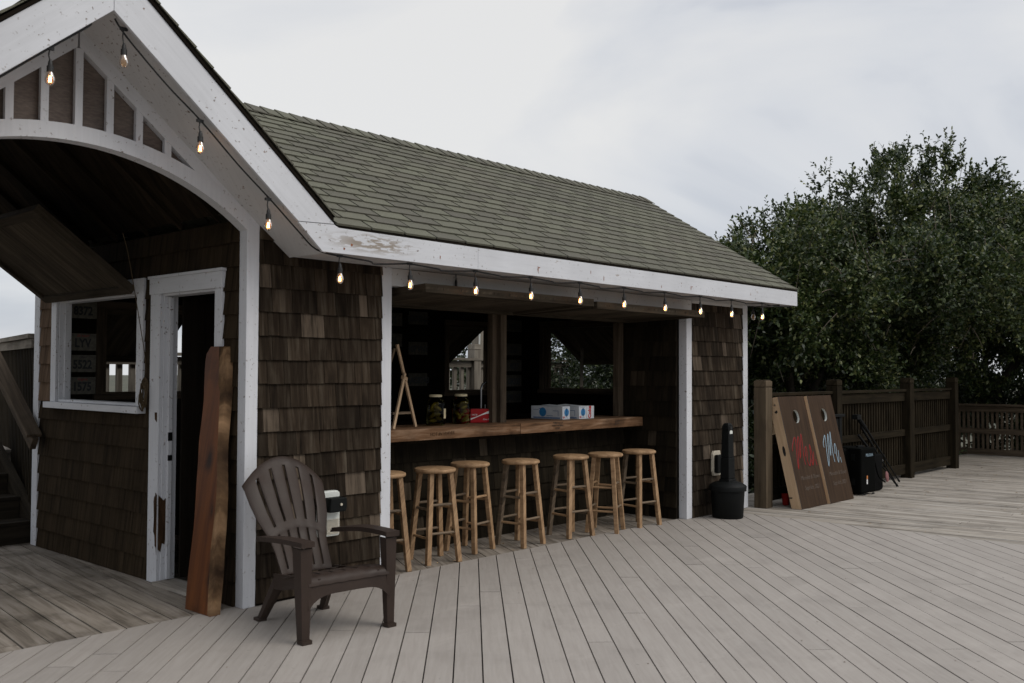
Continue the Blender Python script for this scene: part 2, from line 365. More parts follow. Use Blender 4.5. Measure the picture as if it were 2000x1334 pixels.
# ------------------------------------------------------------------ ground and decks
g = MB(); g.face([(-400, -400, -.75), (400, -400, -.75), (400, 400, -.75), (-400, 400, -.75)]); part('ground', g, M['ground'], kind='structure')
XE = 5.95
g = MB(); boards(g, [(-8, -9), (XE, -9), (XE, .09), (-8, .09)], math.radians(45), .1468, .0075, .025, 0.0, phase=-2.11 / math.sqrt(2) % .1468, lr=(3.0, 5.0), zj=.0012)
part('composite_deck', g, M['comp'], kind='structure')
g = MB(); boards(g, [(-8, .092), (1.1, .092), (1.1, 5.4), (-8, 5.4)], math.radians(84), .142, .010, .03, -.004, lr=(2.5, 4.5), zj=.002)
part('porch_deck', g, M['weath'], kind='structure')
g = MB(); boards(g, [(1.105, .092), (6.3, .092), (6.3, .80), (1.105, .80)], math.radians(62), .142, .006, .03, -.004, lr=(2.5, 4.5), zj=.002)
part('bar_side_deck', g, M['weath'], kind='structure')
g = MB(); boards(g, [(XE + .004, -12), (15.9, -12), (15.9, .6), (XE + .004, .6)], math.radians(-84), .142, .007, .03, -.004, lr=(2.5, 4.5), zj=.002)
part('boardwalk', g, M['greydeck'], kind='structure')
g = MB(); g.box(-8, 5.9, -9, 3.2, -.30, -.045); g.box(5.9, 15.9, -12, .55, -.30, -.046); g.box(-8, 0, 3.2, 5.4, -.3, -.045); part('deck_joists', g, M['dark_wood'], kind='structure')
g = MB(); boards(g, [(-7, 4.62), (9, 4.62), (9, 9.5), (-7, 9.5)], 0, .142, .006, .03, .72, lr=(2.5, 4.5), zj=.002); g.box(-7, 9, 4.63, 9.5, .4, .68)
part('raised_deck', g, M['greydeck'], kind='structure')

# ------------------------------------------------------------------ building
B = root('shingled_bar_hut', 'brown shingled bar hut with green roof, white trim and arched porch gable', 'building')
SY = .834; AX = -1.08
def zs(x, z0=3.396): return z0 - SY * abs(x - AX)
# cores
WH = [(1.43, 2.84, 1.235, 2.07), (.35, 1.08, -.2, 2.04)]
g = MB()
for (a, b, c, d) in cells(WH, .092, 3.2, -.1, 2.42): g.box(.012, .10, a, b, c, d)
g.box(.093, 1.105, .0125, .10, -.1, 2.24); g.prism([(.093, .0125, 2.24), (.093, .0125, 2.46), (.36, .0125, 2.24)], (0, .08, 0)); g.box(5.235, 6.285, .012, .10, -.1, 2.30)
g.box(1.19, 5.095, .76, .84, -.1, .93); g.box(1.105, 1.185, .10, .84, -.1, 2.3); g.box(5.095, 5.16, .10, .84, -.1, 2.3)
for (a, b, c, d) in cells([(1.2, 5.08, .5, 2.05)], 1.19, 5.09, .93, 2.3): g.box(a, b, .76, .84, c, d) if c > 1 else None
BH = [(4.83, 5.58, 1.25, 2.07), (.54, 1.42, 1.28, 2.06)]
for (a, b, c, d) in cells(BH, .10, 6.30, -.1, 2.42): g.box(a, b, 3.22, 3.30, c, d)
EH = [(1.74, 2.90, 1.27, 2.09)]
for (a, b, c, d) in cells(EH, .10, 3.30, -.1, 2.42): g.box(6.285, 6.365, a, b, c, d)
g.box(.10, 6.28, .85, 3.21, -.06, -.01)
g.box(.11, 6.27, .86, 3.2, 2.32, 2.36)
g.prism([(6.29, .02, 2.42), (6.29, 3.29, 2.42), (6.29, 1.65, 3.42)], (.07, 0, 0))
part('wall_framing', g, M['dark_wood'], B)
# shingle skins
g = MB(); conv = [(.092, 0), (3.2, 0), (3.2, 2.47), (.092, 2.47)]
shingles(g, (.012, 0, 0), (0, 1, 0), (0, 0, 1), (-1, 0, 0), conv, [(1.345, 3.3, 1.20, 2.17), (2.925, 3.3, 1.2, 2.6), (.27, 1.215, -.2, 2.14)], v0=.0, w=(.07, .2), jit=.0012, gap=.002); part('porch_side_wall', g, M['shingle_side'], B)
g = MB(); shingles(g, (.0075, 0, 0), (0, 1, 0), (0, 0, 1), (-1, 0, 0), [(2.925, 1.20), (3.2, 1.20), (3.2, 2.46), (2.925, 2.46)], v0=1.24 - .002, w=(.10, .17)); part('newer_skylit_shingles', g, M['shingle_new_skylit'], B)  # newer strip past the window, its colour lifted for rear skylight
g = MB(); conv = [(.092, 0), (1.108, 0), (1.108, 2.345), (.092, 2.345)]
shingles(g, (0, .012, 0), (1, 0, 0), (0, 0, 1), (0, -1, 0), conv, v0=.02, w=(.07, .2)); shingles(g, (0, .012, 0), (1, 0, 0), (0, 0, 1), (0, -1, 0), [(.092, 2.345), (.30, 2.345), (.092, 2.47)], v0=2.345); part('front_wall', g, M['shingle'], B)
g = MB(); shingles(g, (0, .012, 0), (1, 0, 0), (0, 0, 1), (0, -1, 0), [(5.242, 0), (6.285, 0), (6.285, 2.25), (5.242, 2.25)], v0=-.03, w=(.07, .19)); part('front_wall', g, M['shingle'], B)
g = MB(); shingles(g, (0, .76, 0), (1, 0, 0), (0, 0, 1), (0, -1, 0), [(1.2, -.01), (5.08, -.01), (5.08, .93), (1.2, .93)], v0=-.04)
shingles(g, (5.095, 0, 0), (0, 1, 0), (0, 0, 1), (-1, 0, 0), [(.092, -.01), (.745, -.01), (.745, 2.2), (.092, 2.2)], v0=-.04)
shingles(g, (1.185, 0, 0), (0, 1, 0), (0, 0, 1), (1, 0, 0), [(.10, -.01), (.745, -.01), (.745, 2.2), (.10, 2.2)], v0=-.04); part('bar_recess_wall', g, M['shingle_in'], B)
g = MB(); shingles(g, (6.365, 0, 0), (0, 1, 0), (0, 0, 1), (1, 0, 0), [(0.1, 0), (3.2, 0), (3.2, 2.42), (1.65, 3.38), (.1, 2.42)], [(1.66, 2.98, 1.2, 2.17)], v0=-.03)
shingles(g, (0, 3.30, 0), (1, 0, 0), (0, 0, 1), (0, 1, 0), [(.1, 0), (6.2, 0), (6.2, 2.4), (.1, 2.4)], [(4.75, 5.66, 1.2, 2.15), (.46, 1.5, 1.2, 2.15)], v0=-.03); part('rear_wall', g, M['shingle'], B)
# white posts and corner boards
for nm, bx in (('porch_post', (0, .09, 0, .09, 0, 2.44)), ('porch_post', (-2.25, -2.16, 0, .09, 0, 2.44)), ('bar_post', (1.11, 1.2, 0, .10, 0, 2.25)), ('bar_post', (5.14, 5.24, 0, .095, 0, 2.12))):
    g = MB(); g.box(*bx); part(nm, g, M['paint'], B, bevel=.004)
g = MB(); g.box(6.285, 6.385, -.008, .012, 0, 2.25); g.box(6.367, 6.387, .012, .10, 0, 2.25); part('corner_board', g, M['paint'], B, bevel=.002)
g = MB(); g.box(-.012, .008, 3.2, 3.31, 0, 2.45); g.box(.008, .09, 3.302, 3.322, 0, 2.45); part('corner_board', g, M['paint'], B, bevel=.002)
g = MB(); g.box(1.2, 5.24, .002, .09, 2.12, 2.248); g.box(5.24, 6.285, -.006, .012, 2.215, 2.25); g.box(1.2, 5.14, .09, .74, 2.19, 2.2); part('header_board', g, M['paint_soffit'], B, bevel=.003)
# soffits
g = MB(); g.box(.335, 6.74, -.398, .012, 2.251, 2.262)
part('eave_soffit', g, M['paint_soffit'], B)
g = MB()
for s_ in (1, -1):
    xa, xb = AX, AX + s_ * 1.395
    pts = [(xa, -.398, zs(xa) + .012), (xb, -.398, zs(xb) + .012), (xb, 0.02, zs(xb) + .012), (xa, 0.02, zs(xa) + .012)]; g.prism(pts, (0, 0, .012))
part('gable_soffit', g, M['paint_soffit'], B)
# bargeboards + fascia
g = MB(); g.prism([(AX, -.40, 3.395), (AX, -.40, 3.66), (.362, -.40, 2.43), (.090, -.40, 2.418)], (0, -.022, 0)); part('bargeboard', g, M['paint_peel'], B, bevel=.002)
g = MB(); g.prism([(AX - .002, -.40, 3.395), (AX - .002, -.40, 3.66), (-2.52, -.40, 2.418), (-2.43, -.40, 2.25)], (0, -.022, 0)); part('bargeboard', g, M['paint'], B, bevel=.002)
g = MB(); g.prism([(.274, -.40, 2.247), (.088, -.40, 2.414), (.362, -.40, 2.426), (.40, -.40, 2.41), (1.66, -.40, 2.406), (1.66, -.40, 2.247)], (0, -.022, 0)); g.prism([(1.662, -.40, 2.247), (1.662, -.40, 2.406), (6.76, -.40, 2.406), (6.76, -.40, 2.247)], (0, -.0215, 0)); part('eave_fascia', g, M['paint_peel'], B, bevel=.002)
g = MB(); sl = (3.70 - 2.43) / 2.07
g.prism([(6.74, -.40, 2.247), (6.74, -.40, 2.406), (6.74, 1.65, 3.66), (6.74, 3.7, 2.406), (6.74, 3.7, 2.247), (6.74, 1.65, 3.50)], (.02, 0, 0))
g.prism([(6.385, 1.65, 3.50), (6.385, -.38, 2.262), (6.735, -.38, 2.262), (6.735, 1.65, 3.50)], (0, 0, .01)); part('end_bargeboard', g, M['paint'], B)
g = MB()
for (x_, z_, w_, h_) in ((2.33, 2.30, .007, .035), (2.345, 2.315, .012, .006), (3.18, 2.29, .006, .03), (3.0, 2.33, .005, .02), (4.05, 2.28, .005, .02), (4.55, 2.30, .007, .03), (4.57, 2.315, .015, .006), (5.7, 2.31, .005, .02), (1.28, 2.30, .006, .02), (.50, 2.31, .012, .012), (.44, 2.28, .01, .012), (5.2, 2.36, .006, .01)):
    g.face([(x_ + w_ * a, -.4226, z_ + h_ * b) for a, b in ((-.6, -.3), (.2, -.7), (.7, -.2), (.9, .5), (.1, .6), (-.4, .9))])
for k in range(9):
    x_ = -1.9 + .21 * k; g.face([(x_ + .008 * math.cos(q), -.0006, alow(x_) + .03 + .02 * (k % 2) + .009 * math.sin(q)) for q in [i_ * 1.05 for i_ in range(6)]][::-1]) if 0 else None
part('rust_stain', g, plain('rust', (.22, .075, .028), .9, .3, 60, 0, .1), B, kind='stuff')
# gable face
RA = 1.745; ZC = 2.767 - RA
def alow(x): return ZC + math.sqrt(max(0, RA * RA - (x - AX) ** 2))
RB = RA + .09
def aup(x): return ZC + math.sqrt(max(0, RB * RB - (x - AX) ** 2))
def raf(x): return 3.298 - .825 * abs(x + 1.075)
g = MB(); N = 36; xs = [-2.16 + 2.16 * i / N for i in range(N + 1)]
for i in range(N):
    a, b = xs[i], xs[i + 1]
    g.prism([(a, 0, alow(a)), (b, 0, alow(b)), (b, 0, min(aup(b), zs(b) + .02)), (a, 0, min(aup(a), zs(a) + .02))], (0, .09, 0))
part('porch_arch', g, M['paint'], B)
g = MB()
for s_ in (1, -1):
    X = lambda x: AX + s_ * (x - AX) if s_ < 0 else x
    seg = [-1.075, -.75, -.5, -.295]
    for a, b in zip(seg, seg[1:]): g.prism([(X(a), .003, raf(a)), (X(b), .003, raf(b)), (X(b), .003, zs(b) + .03), (X(a), .003, zs(a) + .03)], (0, .05, 0))
    seg = [-.295, -.2, -.1, 0.0]
    for a, b in zip(seg, seg[1:]): g.prism([(X(a), .003, aup(a) - .002), (X(b), .003, aup(b) - .002), (X(b), .003, max(aup(b), zs(b) + .03)), (X(a), .003, max(aup(a), zs(a) + .03))], (0, .05, 0))
    g.prism([(X(0.0), .003, 2.40), (X(.092), .003, 2.40), (X(.092), .003, zs(.092) + .03), (X(0.0), .003, zs(0) + .03)], (0, .05, 0))
for mx in (-1.638, -1.458, -1.278, -1.094, -.917, -.742, -.563):
    a, b = mx, mx + .042
    g.prism([(a, .006, aup(a) - .01), (b, .006, aup(b) - .01), (b, .006, raf(b) + .01), (a, .006, raf(a) + .01)], (0, .03, 0))
part('gable_truss_trim', g, M['paint'], B)
g = MB(); ed = [-1.86, -1.64, -1.46, -1.27, -1.075, -.90, -.72, -.54, -.29]
for a, b in zip(ed, ed[1:]): g.prism([(a, .055, aup(a) - .02), (b - .0005, .055, aup(b) - .02), (b - .0005, .055, raf(b) + .03), (a, .055, raf(a) + .03)], (0, .01, 0))
part('gable_screen_panel', g, M['screen'], B)
# porch ceiling, rafters
g = MB(); off = .035
for s_ in (1, -1):
    for i in range(26):
        y0 = .1 + i * .129; xb = 1.08 if s_ > 0 else 1.35
        a = (AX, y0, zs(AX) + off); b = (AX + s_ * xb, y0, zs(AX + s_ * xb) + off); g.prism([a, b, (b[0], y0 + .126, b[2]), (AX, y0 + .126, a[2])], (0, 0, .015))
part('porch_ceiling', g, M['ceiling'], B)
g = MB()
for i in range(7):
    y0 = .35 + i * .49
    for s_ in (1, -1): g.prism([(AX, y0, zs(AX) + .03), (AX, y0, zs(AX) - .01), (AX + s_ * 1.09, y0, zs(AX + 1.09) - .01), (AX + s_ * 1.09, y0, zs(AX + 1.09) + .03)], (0, .035, 0))
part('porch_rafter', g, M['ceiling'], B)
g = MB(); g.box(-2.25, -2.16, 3.4, 3.49, 0, 2.5); g.box(-2.25, -2.16, .09, 3.4, 2.3, 2.5); part('porch_side_beam', g, M['shutter'], B)
# roof
rs = V((0, 2.07, 1.27)).normalized(); rn = V((0, -rs.z, rs.y))
SL = math.hypot(2.07, 1.27)
g = MB(); O = (0, -.425, 2.425)
t1 = 2.03 * SL / 2.07
shingles(g, O, (1, 0, 0), rs, rn, [(.375, 0), (6.775, 0), (6.775, SL), (AX, SL)], course=SL / 19, tabs=.29, d0=.0135, d1=.003, jit=.006, gap=.018)
shingles(g, (0, 3.715, 2.425), (1, 0, 0), V((0, -rs.y, rs.z)), V((0, rs.z, rs.y)), [(.30, 0), (6.775, 0), (6.775, SL), (AX, SL)], course=SL / 19, tabs=.29, d0=.013, d1=.004, jit=.002, gap=.007)
cs = V((1.40, 0, -1.40 * .85)).normalized(); cl = 1.40 * math.hypot(1, .85)
zr = 3.695
shingles(g, (.36, 0, zr - 1.44 * .85), (0, 1, 0), -cs, V((-cs.z, 0, cs.x)), [(-.44, 0), (3.75, 0), (1.65, 1.44 * math.hypot(1, .85)), (-.44, 1.44 * math.hypot(1, .85))], course=.143, tabs=.305, d0=.013, d1=.004, gap=.007)
cs2 = V((-cs.x, 0, cs.z))
shingles(g, (-2.52, 0, zr - 1.44 * .85), (0, 1, 0), -cs2, V((cs2.z, 0, -cs2.x)), [(-.44, 0), (3.45, 0), (3.45, 1.44 * math.hypot(1, .85)), (-.44, 1.44 * math.hypot(1, .85))], course=.143, tabs=.305, d0=.013, d1=.004, gap=.007)
roof = part('roof', g, M['roofing'], B)
g = MB()
for s_ in (1, -1):
    xe = AX + s_ * 1.43
    g.prism([(AX, -.43, zr - .012), (xe, -.43, zr - .012 - 1.43 * .85), (xe, -.43, zr - .035 - 1.43 * .85), (AX, -.43, zr - .035)], (0, 3.85 if s_ < 0 else .40, 0))
g.prism([(.38, -.42, 2.420), (6.77, -.42, 2.420), (6.77, 1.645, 3.69), (AX, 1.645, 3.69)], (0, 0, -.014))
g.prism([(.30, 3.71, 2.420), (6.77, 3.71, 2.420), (6.77, 1.645, 3.69), (AX, 1.645, 3.69)], (0, 0, -.014))
part('roof_decking', g, M['dark_wood'], B)
g = MB(); x = -.9
while x < 6.78:
    L = .19; e = min(x + L, 6.79); zt = 3.706 + U(0, .003)
    for s_ in (1, -1):
        a = V((x, 1.645, zt + .012)); b = V((e, 1.645, zt)); dn = V((0, -s_ * .14, -.086)); g.prism([a, b, b + dn, a + dn], (0, 0, .007))
    x += .145
part('ridge_cap', g, M['roofing'], roof)
g = MB(); y = -.44
while y < 3.7:
    for s_ in (1, -1):
        a = V((AX, y, zr + .018)); b = V((AX, y + .18, zr + .006)); dn = V((s_ * .12, 0, -.102)); g.prism([a, b, b + dn, a + dn], (0, 0, .007))
    y += .145
part('ridge_cap', g, M['roofing'], roof)
# west window
def win(name, O, Uv, N, w, h, trim, m, sill=None, depth=.1, inset=True):
    O, Uv, N = V(O), V(Uv), V(N); Z = V((0, 0, 1)); g = MB(); T = .02
    f = lambda a, b, c, d, p, q: g.para(O + Uv * a + Z * c + N * p, Uv * (b - a), Z * (d - c), N * (q - p))
    f(-trim, 0, 0, h, 0, T); f(w, w + trim, 0, h, 0, T); f(-trim, w + trim, h, h + trim, 0, T + .002)
    f(-.0, .02, 0, h, -depth, 0.0); f(w - .02, w, 0, h, -depth, 0.0); f(.02, w - .02, h - .02, h, -depth, 0); f(0.02, w - .02, 0, .02, -depth, 0)
    r = part('window', g, m, B, bevel=.002)
    g = MB(); f2 = lambda a, b, c, d, p, q: g.para(O + Uv * a + Z * c + N * p, Uv * (b - a), Z * (d - c), N * (q - p))
    f2(.02, .055, .02, h - .02, -depth * .8, -depth * .35); part('window_frame', g, m, r); g = MB(); f2(w - .055, w - .02, .02, h - .02, -depth * .8, -depth * .35)
    part('window_frame', g, m, r)
    g = MB(); f3 = lambda a, b, c, d, p, q: g.para(O + Uv * a + Z * c + N * p, Uv * (b - a), Z * (d - c), N * (q - p))
    f3(-trim - .02, w + trim + .02, -.05, -.001, -.002, sill or .05); part('window_sill', g, m, r, bevel=.003); return r
win('w', (0, 1.43, 1.235), (0, 1, 0), (-1, 0, 0), 1.41, .835, .10, M['paint'], .07)
win('w', (6.28, 1.74, 1.27), (0, 1, 0), (-1, 0, 0), 1.16, .82, .07, M['frame_wood'], .04, .09)
win('w', (4.83, 3.215, 1.25), (1, 0, 0), (0, -1, 0), .75, .82, .06, M['frame_wood'], .03, .09)
win('w', (.54, 3.215, 1.28), (1, 0, 0), (0, -1, 0), .88, .78, .06, M['frame_wood'], .03, .09)
# door frame
g = MB(); g.box(-.02, .004, 1.08, 1.22, 0, 2.04); g.box(-.02, .004, .265, .35, 0, 2.04); g.box(-.026, .004, .255, 1.23, 2.04, 2.15); g.box(-.036, .004, .245, 1.24, 2.15, 2.17)
g.box(.004, .11, 1.065, 1.085, 0, 2.04); g.box(.004, .11, .345, .362, 0, 2.04); g.box(.004, .11, .362, 1.065, 2.025, 2.045)
df_ = part('door_frame', g, M['paint_peel'], B, bevel=.002)
g = MB(); g.box(.035, .06, 1.035, 1.064, 0.03, 2.02); part('door_stop', g, M['paint'], df_)
g = MB(); g.box(.03, .062, 1.031, 1.036, 1.00, 1.06); part('strike_plate', g, M['black'], df_); g = MB(); g.box(.03, .062, 1.031, 1.036, .86, .90); part('strike_plate', g, M['black'], df_)
g = MB(); g.prism([(-.0215, 1.083, .20), (-.0215, 1.083, .62), (-.0215, 1.105, .635), (-.0215, 1.112, .60), (-.0215, 1.12, .61), (-.0215, 1.13, .57), (-.0215, 1.122, .45), (-.0215, 1.13, .36), (-.0215, 1.11, .33), (-.0215, 1.105, .26), (-.0215, 1.09, .25)], (.004, 0, 0)); g.prism([(x_, 1.0655, z_) for x_, z_ in ((-.019, .24), (.0, .22), (.012, .28), (.03, .27), (.045, .36), (.06, .42), (.05, .5), (.07, .56), (.04, .60), (.02, .58), (-.019, .62))], (0, -.003, 0)); part('peeled_patch', g, M['rot'], df_); g = MB(); g.prism([(-.0215, 1.10, 1.13), (-.0215, 1.10, 1.2), (-.0215, 1.135, 1.2), (-.0215, 1.13, 1.15)], (.004, 0, 0)); part('peeled_patch', g, M['rot'], df_)
g = MB(); g.box(-.06, .12, .363, 1.064, -.002, .022); part('door_threshold', g, M['greydeck'], df_)
g = MB(); g.para((.115, 1.02, .04), (.72, -.12, 0), (0, 0, 1.98), (-.006, -.035, 0)); dl = part('door', g, M['dark_wood'], B)
g = MB(); g.tube([(.74, .87, 1.0), (.74, .82, 1.0)], .012, 8); g.lathe([(.0, -.0), (.026, .005), (.028, .03), (.0, .05)], 12, (.74, .80, .97)); part('door_handle', g, M['steel'], dl, True)
# awning shutters (hinged boards)
def shutter(o, du, dv, w, h, n_planks=6, m='shutter'):
    o, du, dv = V(o), V(du).normalized(), V(dv).normalized(); n = du.cross(dv).normalized(); g = MB()
    pw = w / n_planks
    for i in range(n_planks): g.para(o + du * (i * pw + .002), du * (pw - .004), dv * h, n * .018)
    for sgn in (-.022, .0185):
        b = n * .022
        q = o + n * sgn
        g.para(q + dv * .0, du * w, dv * .07, b); g.para(q + dv * (h - .07), du * w, dv * .07, b); g.para(q + dv * .0705, du * .07, dv * (h - .141), b); g.para(q + du * (w - .07) + dv * .0705, du * .07, dv * (h - .141), b)
    return part('awning_shutter', g, M[m], B)
shutter((-.03, 1.47, 2.075), (0, 1, 0), (-.68, 0, .51), 1.53, .88, 9)
shutter((6.39, 1.72, 2.10), (0, 1, 0), (.80, 0, -.50), 1.2, .88, 7)
shutter((4.80, 3.34, 2.07), (1, 0, 0), (0, .82, -.55), .80, .78, 6)
shutter((.5, 3.34, 2.07), (1, 0, 0), (0, .75, -.55), .95, .80, 6)
shutter((1.31, .72, 2.065), (1, 0, 0), (0, -.965, .045), 1.97, .96, 11)
shutter((3.34, .72, 2.065), (1, 0, 0), (0, -.965, .03), 1.77, .95, 10)
g = MB(); g.beam((6.37, 2.35, 1.30), (6.85, 2.72, 1.85), .04, .03); part('shutter_brace', g, M['greyfence'], B)
g = MB(); g.beam((4.86, 3.34, 1.50), (5.25, 3.85, 1.24), .04, .03); part('shutter_brace', g, M['greyfence'], B)
# counter & recess post
g = MB(); g.box(1.2, 3.155, .50, .56, .935, 1.03); g.box(3.16, 5.078, .50, .56, .935, 1.03); g.box(1.2, 5.078, .561, .80, .99, 1.028); g.box(1.2, 5.078, .801, 1.10, .985, 1.026)
ctr = part('bar_counter', g, M['counter'], B, bevel=.004)
txt('ZIN', .04, (4.02, .4985, .985), (1, 0, 0), (0, 0, 1), M['outline'], ctr, 'scrawl', .2) if 0 else None
txt('212', .055, (4.62, .4985, .985), (1, 0, .1), (0, 0, 1), M['outline'], ctr, 'carved_writing', .3)
txt('TORO CO 19\nFOOT WORTH\nUS NY', .024, (3.68, .4985, .99), (1, 0, -.03), (0, 0, 1), M['outline'], ctr, 'carved_writing', .2)
txt('HOT IN WAVES', .04, (2.18, .4985, .98), (1, 0, .03), (0, 0, 1), M['rot'], ctr, 'carved_writing', .2)
g = MB(); g.box(3.06, 3.12, .765, .83, 1.03, 2.05); g.box(3.122, 3.20, .72, .83, 1.03, 2.05); part('bar_post', g, M['frame_wood'], B)
g = MB(); g.box(4.985, 5.075, .75, .82, 1.03, 2.05); part('opening_trim', g, M['frame_wood'], B)
g = MB(); g.box(1.2, 1.27, .75, .82, 1.03, 2.05); part('opening_trim', g, M['frame_wood'], B)
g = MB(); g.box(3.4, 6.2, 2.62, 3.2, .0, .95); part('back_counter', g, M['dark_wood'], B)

# ------------------------------------------------------------------ things on the walls
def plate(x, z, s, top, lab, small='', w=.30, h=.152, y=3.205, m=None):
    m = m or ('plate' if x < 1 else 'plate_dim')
    r = root('licence_plate', lab, 'license plate', (x, y, z), 0, 'licence plates on the back wall')
    g = MB(); g.box(-w / 2, w / 2, -.004, 0, -h / 2, h / 2); part('plate', g, M[m], r, bevel=.003)
    txt(s, .105, (0, -.0045, -.012), (1, 0, 0), (0, 0, 1), M['plate_ink'], r, 'lettering', bold=.0035, squeeze=.8)
    if top: txt(top, .03, (0, -.0045, .055), (1, 0, 0), (0, 0, 1), M['red'] if small else M['plate_ink'], r, 'lettering', .3)
plate(.36, 1.745, 'LYV', 'Ski Utah!', 'white plate reading LYV in the left window', 'r')
plate(.36, 1.555, '5522', 'Ohio', 'worn plate reading 5522, middle of the left window column')
plate(.36, 1.36, '1575', 'Virginia', 'plate reading 1575 at the bottom of the left window column', 'r')
plate(.36, 2.03, '8372', '', 'plate half hidden by the shutter above the left window column')
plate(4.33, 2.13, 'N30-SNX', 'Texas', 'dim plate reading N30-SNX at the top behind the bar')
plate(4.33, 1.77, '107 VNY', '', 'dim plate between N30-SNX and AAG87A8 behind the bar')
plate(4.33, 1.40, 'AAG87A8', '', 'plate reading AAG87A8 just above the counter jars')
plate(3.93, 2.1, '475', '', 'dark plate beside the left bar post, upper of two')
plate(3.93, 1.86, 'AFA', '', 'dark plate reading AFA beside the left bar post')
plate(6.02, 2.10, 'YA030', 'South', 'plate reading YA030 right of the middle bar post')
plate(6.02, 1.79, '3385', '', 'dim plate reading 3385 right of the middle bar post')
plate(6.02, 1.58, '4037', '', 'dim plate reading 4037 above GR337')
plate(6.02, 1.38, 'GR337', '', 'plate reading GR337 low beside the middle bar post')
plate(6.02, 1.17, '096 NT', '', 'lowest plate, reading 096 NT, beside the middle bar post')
# electrical boxes
r = root('outlet_box', 'white outdoor outlet box with black spotlight on the shingles behind the armchair', 'electrical box', (.625, -.01, .535))
g = MB(); g.prism([(-.085, 0, -.15), (.075, 0, -.15), (.08, 0, -.12), (.08, 0, .14), (.06, 0, .155), (-.07, 0, .155), (-.085, 0, .13)], (0, -.05, 0)); part('cover', g, M['white_plastic'], r, bevel=.008)
g = MB()
for i in range(12): g.box(-.03, .07, -.058, -.051, -.04 - .0085 * i, -.036 - .0085 * i)
part('vent', g, M['tan_plastic'], r)
g = MB(); g.prism([(-.06, -.051, .02), (.075, -.051, .02), (.085, -.051, .06), (.08, -.051, .115), (-.05, -.051, .115)], (0, -.075, 0)); sp = part('spotlight', g, M['black'], r, bevel=.008)
g = MB(); g.tube([(.03, -.127, .07), (.03, -.133, .07)], .009, 10); part('sensor', g, M['tan_plastic'], sp)
r = root('outlet_box', 'cream flip cover outlet on the shingles behind the cigarette bin', 'electrical box', (5.66, -.012, .53))
g = MB(); g.prism([(-.05, 0, -.12), (-.075, 0, -.07), (-.075, 0, .11), (-.05, 0, .14), (.07, 0, .14), (.08, 0, .1), (.08, 0, -.12)], (0, -.03, 0)); part('cover', g, M['tan_plastic'], r, bevel=.006)
g = MB(); g.box(-.055, .07, -.075, -.031, -.09, .10); part('flip_lid', g, M['black'], r, bevel=.01)

# ------------------------------------------------------------------ string lights
def strlights(lab, cable, bulbs, nobulb=()):
    r = root('string_lights', lab, 'string lights'); g = MB()
    for seg in cable: g.tube(smoothline(seg, 4), .0058, 6)
    part('cable', g, M['cable'], r, True)
    for b in bulbs:
        x, y, z = b[:3]; L = b[3] if len(b) > 3 else .14; lit = b[4] if len(b) > 4 else 1   # bulb centre, drop above
        tl = .012 if len(b) < 6 else b[5]
        g = MB(); P = V((x, y, z)); g.tube([P + V((-tl * .3, 0, L)), P + V((-tl * .7, 0, L * .75)), P + V((0, 0, .07))], .004, 6)
        g.lathe([(.006, .085), (.011, .07), (.012, .055), (.017, .05), (.017, .022), (.014, .02)], 12, P); so = part('bulb_socket', g, M['cable'], r, True)
        g = MB(); g.beam(P + V((-tl * .3 - .02, 0, L + .002)), P + V((-tl * .3 + .02, 0, L + .002)), .014, .016); part('connector', g, M['cable'], so)
        g = MB(); g.lathe([(.013, .022), (.017, .010), (.0235, -.008), (.0245, -.02), (.020, -.036), (.011, -.046), (.001, -.049)], 16, P, False); bb = part('bulb', g, M['glass'], r, True)
        if lit:
            g = MB()
            for k in range(4):
                a = k * math.pi / 2 + .4; g.tube([P + V((.004 * math.cos(a), .004 * math.sin(a), .0)), P + V((.007 * math.cos(a), .007 * math.sin(a), -.03))], .0018, 5)
            part('filament', g, M['filament'], bb)
BY = -.375
zc = lambda x: 2.232
gb = [(-1.383, BY, 2.985), (-1.002, BY, 3.165, .16, 0), (-.548, BY, 2.777), (-.093, BY, 2.39)]
cabs = [[(-2.5, BY, zs(-2.5) - .02), (-1.9, BY, zs(-1.9) - .025), (-1.40, BY, zs(-1.4) - .012), (-1.2, BY, zs(-1.2) - .01), (-1.17, BY + .03, zs(-1.17) + .0)],
        [(-1.055, BY, 3.37), (-1.03, BY, zs(-1.03) - .02), (-.96, BY, zs(-.96) - .035), (-.75, BY, zs(-.75) - .045), (-.54, BY, zs(-.54) - .03), (-.3, BY, zs(-.3) - .04), (-.08, BY, zs(-.08) - .03), (.12, BY, zs(.12) - .03), (.26, BY, 2.262), (.45, BY, 2.237)]]
ex = [.445, 1.043, 1.684, 2.30, 2.917, 3.536, 4.179, 4.794, 5.391, 6.036]
for a, b in zip(ex, ex[1:]): cabs.append([(a, BY, 2.238), (a * .6 + b * .4, BY, 2.225), ((a + b) / 2, BY, 2.222 - U(0, .012)), (b, BY, 2.24)])
cabs.append([(6.036, BY, 2.24), (6.3, BY, 2.225), (6.70, BY, 2.238)])
bl = gb + [(x, BY, 2.106, .13) for x in ex] + [(-1.85, BY, zs(-1.85) - .15), (-2.3, BY, zs(-2.3) - .15)]
strlights('string of warm bulbs under the white gable and front eave', cabs, bl)
strlights('short string with an unlit bulb hanging at the far corner of the eave', [[(6.42, -.38, 2.24), (6.42, .2, 2.23), (6.42, 1.2, 2.2)]], [(6.42, -.06, 2.133, .1, 0), (6.42, .55, 2.133, .1, 1), (6.42, 1.2, 2.13, .1, 1)])
g = MB(); g.tube([(1.834, -.012, 2.26), (1.834, -.014, 2.20)], .003, 6); g.lathe([(.006, .02), (.010, 0), (.010, -.03), (.006, -.035)], 10, (1.834, -.014, 2.19)); part('light_socket', g, M['cable'], None, True, label='empty black lamp socket hanging on the white header between two lit bulbs', cat='lamp socket')
